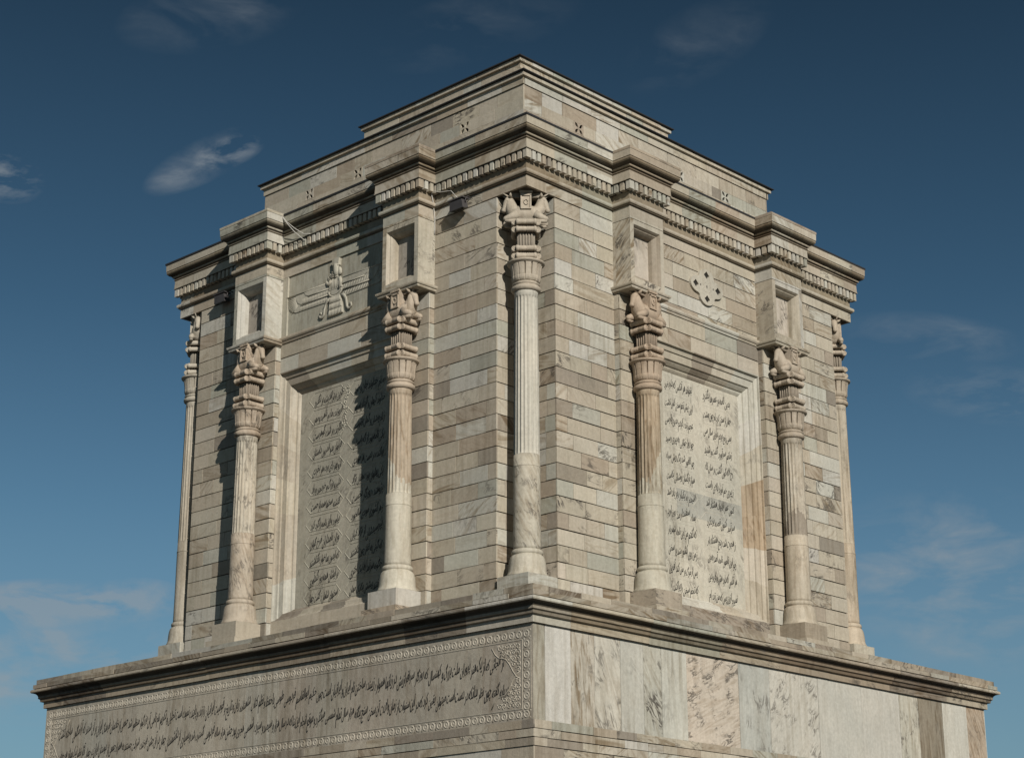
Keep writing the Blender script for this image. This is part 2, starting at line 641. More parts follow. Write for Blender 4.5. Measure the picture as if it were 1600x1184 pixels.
# podium core, base and slabs
mb = MB()
for F in (FL, FR, FB, FW):
    lo, hi = -1.50, 11.50
    mb.box(F, lo, hi, 1.0, 1.50, -15.07, -8.10, (.40, .35, .28))
mb.build('podium_core', M_STONE, podium)
pr_ = random.Random(11)
for F in (FL, FR, FB, FW):
    own = F in (FL, FB)
    e_ = 0 if own else .032
    mb = MB()
    ashlar(mb, F, -1.62 + e_, 11.62 - e_, -9.98, -9.60, 1.62, .12, .128, -9.60, (.3, .95), .012, .006, pr_, (.45, .1, .28, .12, .05), .45)
    mb.build('base_course', M_STONE, podium)
    mb = MB()
    ashlar(mb, F, -1.60 + e_, 11.60 - e_, -10.70, -9.985, 1.60, .12, .36, -9.985, (.9, 1.7), .012, .006, pr_, (.5, .1, .3, .06, .04), .5)
    ashlar(mb, F, -1.82 + e_, 11.82 - e_, -15.07, -10.72, 1.82, .34, .5, -10.72, (.8, 1.5), .012, .006, pr_)
    mb.build('foundation_wall', M_STONE, podium)

# right side: full height slabs with their own figure
SL = [(-1.55, -1.29, (.43, .405, .34), (.5, .5, .55)), (-1.285, -.70, (.66, .64, .60), (.05, .5, .12)),
      (-.70, -.15, (.56, .52, .45), (.55, .47, 1.0)), (-.15, .47, (.63, .60, .53), (.7, .35, .35)),
      (.47, 1.03, (.56, .55, .50), (.25, .3, .1)), (1.03, 1.48, (.54, .53, .47), (1.0, .32, .45)),
      (1.48, 2.13, (.58, .575, .52), (.35, .5, .25)), (2.13, 3.53, (.63, .56, .48), (.9, -.12 % 1, .4)),
      (3.53, 4.40, (.52, .525, .49), (.7, .56, .22)), (4.40, 5.84, (.60, .58, .525), (.75, -.27 % 1, .2)),
      (5.84, 7.2, (.585, .57, .52), (.2, .45, .1)), (7.2, 8.46, (.60, .58, .53), (.1, .5, .15)),
      (8.46, 9.12, (.55, .53, .46), (.8, .5, .5)), (9.12, 9.97, (.30, .265, .21), (.3, .5, .8)),
      (9.97, 10.86, (.64, .62, .56), (.1, .5, .1)), (10.86, 11.55, (.52, .43, .34), (.5, .35, .75))]
for a, b, c, v in SL:
    mb = MB()
    mb.box(FR, a + .004, b - .004, 1.44, PW + (0.004 if a < -1.5 else pr_.uniform(-.004, .002)), -9.60, -8.10, scaled(c, 1.06), v, R3(pr_), back=False)
    mb.build('marble_slab', M_STONE, podium)
for F in (FB, FW):
    mb = MB()
    ashlar(mb, F, -1.55, 11.55, -9.60, -8.10, 1.55, .05, 1.5, -9.6, (.6, 1.3), .004, .008, pr_)
    mb.build('slab_facing', M_STONE, podium)

# left side: inscription panel of upright slabs
mb = MB()
x = -1.55
while x < 11.5:
    w = pr_.uniform(.75, 1.15)
    x2 = min(x + w, 11.55)
    if 11.55 - x2 < .4:
        x2 = 11.55
    mb.box(FL, x + .0015, x2 - .0015, 1.44, PW + pr_.uniform(-.001, .001), -9.60, -8.10,
           scaled(pr_.choice([(.55, .505, .43), (.53, .485, .415), (.50, .45, .385), (.55, .52, .455)]), pr_.uniform(.94, 1.03)),
           (pr_.uniform(0, .3), .5 + pr_.uniform(-.06, .06), pr_.uniform(.15, .5)), R3(pr_), back=False)
    x = x2
panel = mb.build('inscription_panel', M_STONE, podium)

# carved border of interlaced rings round the inscription
mb = MB()
BT = (.55, .51, .44)


def ring2(mb, F, cs, cz, r0, r1, d0, d1, seg=12, tint=BT):
    for k in range(seg):
        a0, a1 = 2 * math.pi * k / seg, 2 * math.pi * (k + 1) / seg
        rm = (r0 + r1) / 2
        P = lambda r, a, d: F(cs + r * math.cos(a), d, cz + r * math.sin(a))
        q = lambda r, a: (cs + r * math.cos(a), cz + r * math.sin(a))
        mb.quad([P(r0, a0, d0), P(rm, a0, d1), P(rm, a1, d1), P(r0, a1, d0)], [q(r0, a0), q(rm, a0), q(rm, a1), q(r0, a1)], tint)
        mb.quad([P(rm, a0, d1), P(r1, a0, d0), P(r1, a1, d0), P(rm, a1, d1)], [q(rm, a0), q(r1, a0), q(r1, a1), q(rm, a1)], tint)


def disc2(mb, F, cs, cz, r, d0, d1, seg=8, tint=BT):
    for k in range(seg):
        a0, a1 = 2 * math.pi * k / seg, 2 * math.pi * (k + 1) / seg
        mb.quad([F(cs, d1, cz), F(cs + r * math.cos(a0), d0, cz + r * math.sin(a0)), F(cs + r * math.cos(a1), d0, cz + r * math.sin(a1))],
                [(cs, cz), (cs + r, cz), (cs, cz + r)], tint)


def border_unit(cs, cz, flip, horiz=True):
    ring2(mb, FL, cs, cz, .034, .062, PW, PW + .009)
    disc2(mb, FL, cs, cz, .022, PW, PW + .009)
    dx, dz = (.078, .052 * flip) if horiz else (.052 * flip, .078)
    for sg in (-1, 1):
        disc2(mb, FL, cs + dx * sg * (1 if horiz else sg), cz + dz * sg if horiz else cz + dz * sg, .022, PW, PW + .009, 6)
        disc2(mb, FL, cs + (dx * sg if horiz else -dx * sg), cz - dz * sg if horiz else cz + dz * sg, .016, PW, PW + .008, 6)


pitch_b = .156
k = 0
s = -1.42
while s < 11.5:
    border_unit(s, -8.295, 1 if k % 2 else -1)
    border_unit(s, -9.505, 1 if k % 2 else -1)
    s += pitch_b
    k += 1
z = -8.295 - pitch_b
while z > -9.45:
    border_unit(-1.42, z, 1, False)
    border_unit(11.44, z, 1, False)
    z -= pitch_b
for a, b, c, d_ in ((-1.33, 11.35, -8.385, -8.375), (-1.33, 11.35, -9.425, -9.415)):
    mb.box(FL, a, b, PW - .004, PW + .007, c, d_, BT)
for a, b in ((-1.34, -1.33), (11.35, 11.36), (-1.515, -1.505)):
    mb.box(FL, a, b, PW - .004, PW + .007, -9.425, -8.375, BT)


def scroll_curl(cs, cz, r, turn, start, hand=1):
    pts = []
    for q in range(15):
        tq = q / 14
        a = start + hand * turn * tq
        rr = r * (1 - .82 * tq)
        pts.append(FL(cs + rr * math.cos(a), PW + .0, cz + rr * math.sin(a)))
    mb.tube(pts, .009, 5, BT)


cr = random.Random(5)
for cs0, sg in ((-1.31, 1), (11.33, -1)):
    for cz0, tz in ((-8.41, -1), (-9.40, 1)):
        for i in range(5):
            for j in range(5 - i):
                cs = cs0 + sg * (.055 + i * .098)
                cz = cz0 + tz * (.05 + j * .09)
                scroll_curl(cs, cz, .046, 7.5, cr.uniform(0, 6.28), cr.choice((-1, 1)))
                disc2(mb, FL, cs + .05 * sg, cz + .03, .017, PW, PW + .009, 6)
        prev = None
        pts = []
        for q in range(9):
            tq = q / 8
            pts.append(FL(cs0 + sg * (.60 * (1 - tq) + .02), PW + .003, cz0 + tz * (.03 + .50 * tq ** 1.0 + .05 * math.sin(tq * 9))))
        mb.tube(pts, .008, 5, BT)
mb.build('carved_border', M_CARVE, panel)

# podium cornice
DK = (.42, .38, .33)
prof = [(1.52, -8.143), (1.60, -8.143), (1.60, -8.03), (1.65, -8.018), (1.655, -7.975), (1.67, -7.962), (1.685, -7.955), (1.685, -7.915),
        (1.69, -7.905), (1.70, -7.885), (1.725, -7.862), (1.765, -7.85), (1.79, -7.846), (1.80, -7.83), (1.80, -7.80), (1.785, -7.785), (1.70, -7.768)]
tn = [DK, (.85, .82, .78), (.6, .56, .5), (.45, .40, .35), (.22, .2, .17), (.5, .45, .4), (.6, .55, .5), (.25, .22, .19), (.16, .14, .12), (.14, .125, .11),  # dark underside tints mix dirt crust with painted shade
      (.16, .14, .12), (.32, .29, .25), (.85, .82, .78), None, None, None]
mb = MB()
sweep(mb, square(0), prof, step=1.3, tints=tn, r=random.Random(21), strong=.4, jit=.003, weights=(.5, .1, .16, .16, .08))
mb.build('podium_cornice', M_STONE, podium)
kr = random.Random(31)
mb = MB()
for (da, z0, z1) in ((1.765, -7.766, -7.684), (1.72, -7.676, -7.582)):
    for F in (FL, FR, FB, FW):
        own = F in (FL, FB)
        s = -da if own else -da + .36
        end = 10 + da if own else 10 + da - .36
        while s < end - .02:
            w = kr.uniform(.5, 1.25)
            e = end if end - (s + w) < .35 else s + w
            jig = kr.uniform(-.006, .006)
            mb.box(F, s + .003, e - .003, da - .35, da + jig, z0 + kr.uniform(-.003, .003), z1 + kr.uniform(-.012, .004),
                   scaled(stone(kr, .5, .12, .15, .15, .08), kr.uniform(.72, 1.0)), veins(kr, .5), R3(kr))
            s = e
for F in (FL, FR, FB, FW):
    mb.box(F, -1.40, 11.40, -.6, 1.40, -7.80, -7.60, (.42, .37, .3))
mb.build('kerb_course', M_STONE, podium)

# ------------------------------------------------------------------ tower walls
wr = random.Random(3)
WB = -7.58
NOTCH = 0.73
mb = MB()                                     # unseen core so that no light leaks through joints
for F in (FL, FR, FB, FW):
    mb.box(F, NOTCH + .05, 10 - NOTCH - .05, -.75, -.40, WB, 1.2, (.3, .26, .21))
mb.box(FL, 0.01, 9.99, -9.99, -.01, .02, .45, (.3, .26, .21))
mb.build('wall_core', M_STONE, tomb)

for F in (FL, FR, FB, FW):
    for a, b in ((NOTCH, 2.30), (7.62, 10 - NOTCH)):
        mb = MB()
        ashlar(mb, F, a, b, WB, -.012, 0.0, .40, r=wr)
        near = a < 5
        # return of the corner notch
        ret = {FL: (lambda s, d, z: (-NOTCH + d, s, z)), FR: (lambda s, d, z: (-s, NOTCH - d, z)),
               FB: (lambda s, d, z: (-NOTCH + d, 10 - s, z)), FW: (lambda s, d, z: (-10 + s, NOTCH - d, z))}[F] if near else \
              {FL: (lambda s, d, z: (-10 + NOTCH - d, s, z)), FR: (lambda s, d, z: (-s, 10 - NOTCH + d, z)),
               FB: (lambda s, d, z: (-10 + NOTCH - d, 10 - s, z)), FW: (lambda s, d, z: (-10 + s, 10 - NOTCH + d, z))}[F]
        ashlar(mb, ret, .031, NOTCH, WB, -.012, 0.0, .1, r=wr, lens=(.35, .5))
        mb.build('corner_wall', M_STONE, tomb)

PIL = .13
for F in (FL, FR, FB, FW):
    for a, b in BAYS:
        mb = MB()
        ashlar(mb, F, a, b, WB, -1.42, PIL, .5, r=wr, lens=(.95, 1.0), strong=.3)
        for s_edge, sg in ((a, -1), (b, 1)):
            G = (lambda F, se, sg: (lambda s, d, z: F(se + sg * d, s, z)))(F, s_edge, sg)
            ashlar(mb, G, -.06, PIL - .031, WB, -1.42, .006, .03, r=wr, lens=(.5, .6))
        mb.build('pilaster', M_STONE, tomb)

# niche blocks over the columns
nr = random.Random(17)
for F in (FL, FR, FB, FW):
    for a, b in BAYS:
        mb = MB()
        zb, zt = -1.31, -.055
        c1 = stone(nr, .7, .2, .05, 0, .05)
        c2 = stone(nr, .7, .2, .05, 0, .05)
        o0, o1, q0, q1 = a + .10, b - .10, zb + .13, zt - .09
        # upper course above the joint
        mb.box(F, a, b, -.3, RESS, zt + .012, -.004, c2, veins(nr), R3(nr))
        mb.box(F, a + .01, b - .01, -.3, RESS - .02, zt - .01, zt + .02, MORTAR)
        # body built round the opening: jambs, head and sill
        for x0, x1, y0, y1, cc in ((a, o0, zb, zt, c1), (o1, b, zb, zt, c2), (o0, o1, zb, q0, c1), (o0, o1, q1, zt, c2)):
            mb.box(F, x0, x1, .06, RESS, y0, y1, cc, veins(nr), R3(nr))
        mb.box(F, a, b, -.3, .06, zb, zt, c1, veins(nr), R3(nr))
        blk = mb.build('niche_block', M_STONE, tomb)
        mb = MB()
        # stepped splay of the frame
        steps = [(0, RESS + .001), (.025, RESS - .03), (.04, RESS - .055), (.055, RESS - .06), (.085, RESS - .10), (.10, RESS - .125), (.112, RESS - .21)]
        cf = stone(nr, .5, .4, .05, 0, .05)
        vf_ = (.2, .5, .2)
        rf = R3(nr)
        for (i0, e0), (i1, e1) in zip(steps[:-1], steps[1:]):
            A = [(o0 + i0, q0 + i0), (o1 - i0, q0 + i0), (o1 - i0, q1 - i0), (o0 + i0, q1 - i0)]
            B = [(o0 + i1, q0 + i1), (o1 - i1, q0 + i1), (o1 - i1, q1 - i1), (o0 + i1, q1 - i1)]
            for k in range(4):
                k2 = (k + 1) % 4
                mb.quad([F(A[k][0], e0, A[k][1]), F(A[k2][0], e0, A[k2][1]), F(B[k2][0], e1, B[k2][1]), F(B[k][0], e1, B[k][1])],
                        [A[k], A[k2], B[k2], B[k]], tuple(v * (1.06 if k == 3 else .97) for v in cf), vf_, rf)
        mb.build('niche_frame', M_STONE, blk)
        mb = MB()
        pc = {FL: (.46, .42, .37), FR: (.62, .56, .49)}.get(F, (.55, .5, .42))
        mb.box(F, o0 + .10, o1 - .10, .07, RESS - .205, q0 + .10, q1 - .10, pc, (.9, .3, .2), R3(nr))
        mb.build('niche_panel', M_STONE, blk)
        # abacus shelf under the block
        mb = MB()
        prof_a = [(-.02, -1.42), (.045, -1.42), (.055, -1.405), (.055, -1.375), (.075, -1.37), (.085, -1.35), (.085, -1.325), (.03, -1.31), (0, -1.31)]
        pth = [F(a, -.02, 0)[:2], F(a, RESS, 0)[:2], F(b, RESS, 0)[:2], F(b, -.02, 0)[:2]]
        if F in (FL, FW):
            pth = pth[::-1]
        sweep(mb, pth, prof_a, closed=False, step=1.5, r=nr)
        mb.box(F, a, b, -.3, RESS, -1.418, -1.312, c1, veins(nr), R3(nr))
        mb.build('abacus', M_STONE, blk)

# ------------------------------------------------------------------ central bays
S0, S1 = 3.25, 6.63
DEPTH = .28
PS0, PS1, PZ0, PZ1 = 3.63, 6.27, -6.63, -2.43
cb = random.Random(41)
for F in (FL, FR, FB, FW):
    mb = MB()
    mb.box(F, S0, S1, -.40, 0, WB, -6.87, stone(cb), veins(cb), R3(cb))
    mb.build('wall_foot', M_STONE, tomb)
    mb = MB()
    ashlar(mb, F, S0, S1, -1.98, -1.39, 0, .40, .295, -1.98, r=cb, lens=(.6, 1.2))
    mb.build('frieze_wall', M_STONE, tomb)
    mb = MB()
    if F is FL:
        # smooth slab wall of the relief field with a sunk panel
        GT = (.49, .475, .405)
        mb.box(F, S0, S1, -.40, -.03, -1.25, -.012, GT, (.25, .5, .3), R3(cb))
        mb.box(F, 6.50, S1, -.03, 0, -1.25, -.012, (.53, .50, .42), (.1, .5, .1), R3(cb))
        mb.box(F, 6.47, 6.497, -.03, .006, -1.25, -.012, (.55, .52, .44), (.1, .5, .1), R3(cb))
        mb.box(F, S0, 3.40, -.03, 0, -1.25, -.012, (.53, .50, .42), (.1, .5, .1), R3(cb))
    else:
        ashlar(mb, F, S0, S1, -1.24, -.012, 0, .40, r=cb, lens=(.45, 1.0), strong=.45)
    bay = mb.build('bay_wall', M_STONE, tomb)
    mb = MB()
    pth = [F(S0 - .01, 0, 0)[:2], F(S1 + .01, 0, 0)[:2]]
    if F in (FL, FW):
        pth = pth[::-1]
    sweep(mb, pth, [(-.05, -1.392), (.018, -1.392), (.026, -1.375), (.026, -1.352), (.045, -1.345), (.06, -1.32), (.06, -1.285), (.05, -1.268), (0, -1.25), (-.05, -1.25)],
          closed=False, step=1.1, r=cb, strong=.2)
    mb.build('string_course', M_STONE, bay)
    # stele: text slab deep in a moulded splayed frame
    mb = MB()
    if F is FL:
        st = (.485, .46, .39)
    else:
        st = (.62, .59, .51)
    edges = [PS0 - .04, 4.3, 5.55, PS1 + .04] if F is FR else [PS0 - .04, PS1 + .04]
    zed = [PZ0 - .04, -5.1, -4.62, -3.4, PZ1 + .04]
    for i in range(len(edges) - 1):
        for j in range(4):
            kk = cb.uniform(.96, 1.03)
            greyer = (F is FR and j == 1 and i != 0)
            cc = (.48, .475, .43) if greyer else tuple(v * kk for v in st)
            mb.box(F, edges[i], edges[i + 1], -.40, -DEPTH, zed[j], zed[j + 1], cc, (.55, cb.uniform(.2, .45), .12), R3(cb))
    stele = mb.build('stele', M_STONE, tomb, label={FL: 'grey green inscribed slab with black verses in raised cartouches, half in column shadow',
                                                     FR: 'sunlit cream inscribed slab with two columns of black verses'}.get(F))
    mb = MB()
    w = PS0 - S0
    prof_f = [(0.0, 0.0), (.018, -.004), (.022, -.045), (.05, -.06), (.085, -.068), (.10, -.072), (.104, -.098), (.165, -.102), (.225, -.106), (.23, -.135),
              (.25, -.15), (.28, -.185), (.295, -.205), (.30, -.232), (.335, -.24), (.36, -.262), (.38, -.285)]
    ou = (S0 + .001, S1 - .001, PZ0 - .24, -1.98)
    inn = (PS0, PS1, PZ0, PZ1)
    fr = random.Random(9 if F is FL else 13)
    for side in range(4):
        ncut = 7 if side % 2 == 0 else 5
        if side in (0, 2):
            ncut = 5
        else:
            ncut = 7
        cols = []
        for c in range(ncut):
            if F is FR:
                cc = stone(fr, .55, .38, .02, .02, .03)
                if side == 1 and c in (2, 3):
                    cc = (.50, .395, .285)
            else:
                cc = stone(fr, .45, .45, .04, .02, .1)
            cols.append((cc, (fr.uniform(0, .4), .5 + fr.uniform(-.08, .08) if side in (1, 3) else fr.uniform(-.05, .05) % 1, fr.uniform(.05, .35) + (.55 if (F is FR and side == 1 and c in (2, 3)) else 0)), R3(fr)))
        for q in range(len(prof_f) - 1):
            (w0, e0), (w1, e1) = prof_f[q], prof_f[q + 1]

            def rect(wd):
                f = wd / .38
                return [(ou[0] + (inn[0] - ou[0]) * f, ou[2] + (inn[2] - ou[2]) * f), (ou[1] + (inn[1] - ou[1]) * f, ou[2] + (inn[2] - ou[2]) * f),
                        (ou[1] + (inn[1] - ou[1]) * f, ou[3] + (inn[3] - ou[3]) * f), (ou[0] + (inn[0] - ou[0]) * f, ou[3] + (inn[3] - ou[3]) * f)]
            A, B = rect(w0), rect(w1)
            k, k2 = side, (side + 1) % 4
            for c in range(ncut):
                t0, t1 = c / ncut, (c + 1) / ncut
                lp = lambda p, q_, t: (p[0] + (q_[0] - p[0]) * t, p[1] + (q_[1] - p[1]) * t)
                a0, a1 = lp(A[k], A[k2], t0), lp(A[k], A[k2], t1)
                b0, b1 = lp(B[k], B[k2], t0), lp(B[k], B[k2], t1)
                g_ = .0
                mb.quad([F(a0[0], e0 if side else e0 * 1.0, a0[1]), F(a1[0], e0, a1[1]), F(b1[0], e1, b1[1]), F(b0[0], e1, b0[1])],
                        [a0, a1, b1, b0], *cols[c])
    mb.build('stele_frame', M_STONE, stele)
    if F is FL:
        stele_L, bay_L = stele, bay
    if F is FR:
        stele_R, bay_R = stele, bay

# ------------------------------------------------------------------ entablature
ent_path = ress_path()
mb = MB()
er = random.Random(51)
prof = [(-.05, -.004), (0.0, -.004), (0.0, .19), (.035, .20), (.035, .215), (.055, .228), (.064, .25), (.064, .285), (.05, .30), (.0, .32), (0, .47), (0, .645)]
sweep(mb, ent_path, prof, r=er, step=.95, tints=[None, None, (.25, .225, .19), (.25, .225, .19), (.45, .41, .36), (.9, .87, .83), None, None, None, (.62, .58, .52), (.22, .2, .17)], strong=.2)  # shade painted under the taenia; dirt and painted shade behind the dentils
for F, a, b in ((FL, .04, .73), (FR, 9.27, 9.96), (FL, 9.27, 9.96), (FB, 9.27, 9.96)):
    mb.box(F, a, b, -.73, -.04, .0, .1, (.11, .097, .08))  # corner soffit tinted near black, its shade put into the colour
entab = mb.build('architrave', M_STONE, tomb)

mb = MB()
DW, DG, DP = .082, .052, .105
npth = len(ent_path)


def is_convex(i):
    a, b, c = (Vector(ent_path[j % npth]) for j in (i - 1, i, i + 1))
    d1, d2 = b - a, c - b
    return d1.x * d2.y - d1.y * d2.x > 0


for i in range(npth):
    a, b = Vector(ent_path[i]), Vector(ent_path[(i + 1) % npth])
    t = (b - a).normalized()
    nn = Vector((t.y, -t.x))
    Ls = (b - a).length
    st = DG if is_convex(i) else DP + .03
    en = Ls + DP if is_convex(i + 1) else Ls - .02
    nd = max(1, round((en - st + DG) / (DW + DG)))
    pit = (en - st + DG) / nd
    G = (lambda a, t, nn: (lambda s, d, z: (a.x + t.x * s + nn.x * d, a.y + t.y * s + nn.y * d, z)))(a, t, nn)
    for k in range(nd):
        s0 = st + k * pit
        mb.box(G, s0 + er.uniform(-.003, .003), s0 + pit - DG, -.02, DP + er.uniform(-.004, .002), .478 + er.uniform(-.004, .004), .634,
               stone(er, .6, .25, .08, .02, .05), veins(er, .1), R3(er))
mb.build('dentil_course', M_STONE, entab)

mb = MB()
prof = [(-.02, .63), (.125, .645), (.128, .66), (.118, .668), (.112, .82), (.114, .83), (.128, .846), (.13, .862), (.118, .868), (.118, .885), (.15, .893), (.158, .905),
        (.158, .922), (.165, .93), (.205, .945), (.232, .968), (.245, .995), (.246, 1.02), (.238, 1.034), (.252, 1.040), (.256, 1.172), (.262, 1.18)]
tn = [(.2, .18, .15), None, None, None, (.5, .46, .41), (.2, .18, .15), (.55, .5, .45), (.12, .105, .09), (.12, .105, .09), (.5, .46, .4), (.9, .87, .82), (.85, .82, .77), (.14, .125, .1),  # underside tints carry painted shade as well as weathered grime
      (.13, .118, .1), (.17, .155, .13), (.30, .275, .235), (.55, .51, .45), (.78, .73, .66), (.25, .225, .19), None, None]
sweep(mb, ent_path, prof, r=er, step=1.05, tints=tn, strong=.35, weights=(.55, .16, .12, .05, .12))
# roof of the cornice
mb.box(FL, -.2, 10.2, -10.2, .2, 1.10, 1.165, (.42, .38, .31))
cornice = mb.build('cornice', M_STONE, entab)
for F in (FL, FR, FB, FW):
    own = F in (FL, FB)
    for a, b in ((-.272 if own else -.04, 2.04), (3.51, 6.37), (7.88, 10.272 if own else 10.04)):
        mb = MB()
        mb.box(F, a, b, -.05, .272 if own else .270, 1.186, 1.222 if own else 1.220, (.02, .02, .02))
        mb.build('roof_flashing', M_LEAD, entab)
# capstones over the projecting bays
cr2 = random.Random(61)
for F in (FL, FR, FB, FW):
    for a, b in BAYS:
        mb = MB()
        t0 = stone(cr2, .4, .05, .5, 0, .05)
        o = .262
        z0, z1, z2 = 1.176, 1.225, 1.36
        pts = lambda e, z: [F(a - o + e, -.02, z), F(a - o + e, RESS + o - e, z), F(b + o - e, RESS + o - e, z), F(b + o - e, -.02, z)]
        rings = [pts(0, z0), pts(0, z1), pts(.05, z1 + .035), pts(.26, z2)]
        vn, rr = veins(cr2, .6), R3(cr2)
        for q in range(3):
            for k in range(4):
                k2 = (k + 1) % 4
                mb.quad([rings[q][k], rings[q][k2], rings[q + 1][k2], rings[q + 1][k]],
                        [(rings[q][k][0] + rings[q][k][1], q * .1), (rings[q][k2][0] + rings[q][k2][1], q * .1), (rings[q][k2][0] + rings[q][k2][1], q * .1 + .1), (rings[q][k][0] + rings[q][k][1], q * .1 + .1)],
                        t0, vn, rr)
        mb.quad(rings[3], [(0, 0), (1, 0), (1, 1), (0, 1)], t0, vn, rr)
        mb.build('capstone', M_STONE, entab)

# ------------------------------------------------------------------ attic
ar = random.Random(71)
AD = -1.18
VENTS = [2.74, 4.28, 5.83, 7.35]
mb = MB()
for F in (FL, FR, FB, FW):
    own = F in (FL, FB)
    a, b = (1.18, 8.82) if own else (1.212, 8.788)
    ashlar(mb, F, a, b, 1.1, 2.282, AD, .3, .30, 2.282, r=ar, lens=(.5, 1.1))
    cuts = [a]
    for v in VENTS:
        cuts += [v - .145, v + .145]
    cuts.append(b)
    for i in range(0, len(cuts), 2):
        ashlar(mb, F, cuts[i], cuts[i + 1], 2.282, 2.517, AD, .3, .24, 2.282, r=ar, lens=(.6, 1.2))
    ashlar(mb, F, a, b, 2.517, 2.793, AD, .3, .28, 2.517, r=ar, lens=(.5, 1.0))
    ashlar(mb, F, a - .025 if own else a, b + .025 if own else b, 2.797, 2.945, AD + .025, .3, .15, 2.797, r=ar, lens=(.7, 1.3))
attic = mb.build('attic_wall', M_STONE, tomb)
mb = MB()
sq = [(AD, -AD), (AD, 10 + AD), (-10 - AD, 10 + AD), (-10 - AD, -AD)]
sweep(mb, sq, [(0, 2.94), (.075, 2.945), (.075, 3.012), (.0, 3.03)], r=ar, step=1.2, strong=.15)
mb.box(FL, 1.3, 8.7, -8.7, -1.3, 2.9, 3.015, (.35, .3, .25))
mb.build('coping', M_STONE, attic)
mb = MB()
sweep(mb, sq, [(.0, 3.02), (.105, 3.016), (.125, 3.026), (.125, 3.044), (-.3, 3.06)], r=ar, step=3)
mb.build('roof_flashing', M_LEAD, attic)
for F in (FL, FR, FB, FW):
    for v in VENTS:
        mb = MB()
        hs = []
        for sx in (-1, 1):
            for sz in (-1, 1):
                # tapering slot from near the centre out to the corner
                ux, uz = sx * .72, sz * .69
                px, pz = -uz, ux
                q = lambda al, ac: (v + ux * al + px * ac, 2.40 + uz * al + pz * ac)
                hs.append([q(.014, 0), q(.055, .024), q(.100, .033), q(.142, .013), q(.142, -.013), q(.100, -.033), q(.055, -.024)])
        mb.poly(F, [(v - .142, 2.286), (v + .142, 2.286), (v + .142, 2.513), (v - .142, 2.513)], AD - .03, AD + .0, hs, tint=stone(ar, .7, .2, .1, 0, 0), rn=R3(ar))
        vent = mb.build('cross_vent', M_STONE, attic)
        mb = MB()
        mb.box(F, v - .14, v + .14, AD - .20, AD - .08, 2.285, 2.515, MORTAR)  # black backing paints the shade behind the slots
        mb.build('vent_shade_backing', M_SHADE, vent)
mb = MB()
BD = -2.66
for F in (FL, FR, FB, FW):
    own = F in (FL, FB)
    a, b = (-BD, 10 + BD) if own else (-BD + .032, 10 + BD - .032)
    ashlar(mb, F, a, b, 2.95, 4.347, BD, .3, .28, 4.347, r=ar, lens=(.5, 1.1))
upper = mb.build('upper_attic', M_STONE, tomb)
sq2 = [(BD, -BD), (BD, 10 + BD), (-10 - BD, 10 + BD), (-10 - BD, -BD)]
mb = MB()
for F in (FL, FR, FB, FW):
    own = F in (FL, FB)
    s, end = (-BD - .055, 10 + BD + .055) if own else (-BD + .3, 10 + BD - .3)
    while s < end - .01:
        e = s + .62
        if end - e < .4:
            e = end
        mb.box(F, s + .006, e - .006, BD - .3, BD + .055, 4.348, 4.422, stone(ar, .6, .25, .08, 0, .07), veins(ar, .2), R3(ar))
        s = e
mb.box(FL, 2.9, 7.1, -7.1, -2.9, 4.2, 4.35, MORTAR)
mb.build('coping', M_STONE, upper)
mb = MB()
sweep(mb, sq2, [(.0, 4.425), (.075, 4.425), (.10, 4.432), (.10, 4.452), (-.5, 4.49)], r=ar, step=3)
mb.quad([(BD - .4, -BD + .4, 4.48), (BD - .4, 10 + BD - .4, 4.48), (-10 - BD + .4, 10 + BD - .4, 4.48), (-10 - BD + .4, -BD + .4, 4.48)], [(0, 0)] * 4)
mb.build('roof_flashing', M_LEAD, upper)

# ------------------------------------------------------------------ columns
NF = 20


def flute(th):
    t = (th * NF / (2 * math.pi)) % 1.0
    return math.sqrt(max(0.0, 1 - (2 * t - 1) ** 2)) if .1 < t < .9 else (0.0 if (t < .05 or t > .95) else .45)


def groove(th):
    t = (th * 14 / (2 * math.pi)) % 1.0
    return 1.0 if t < .16 else 0.0


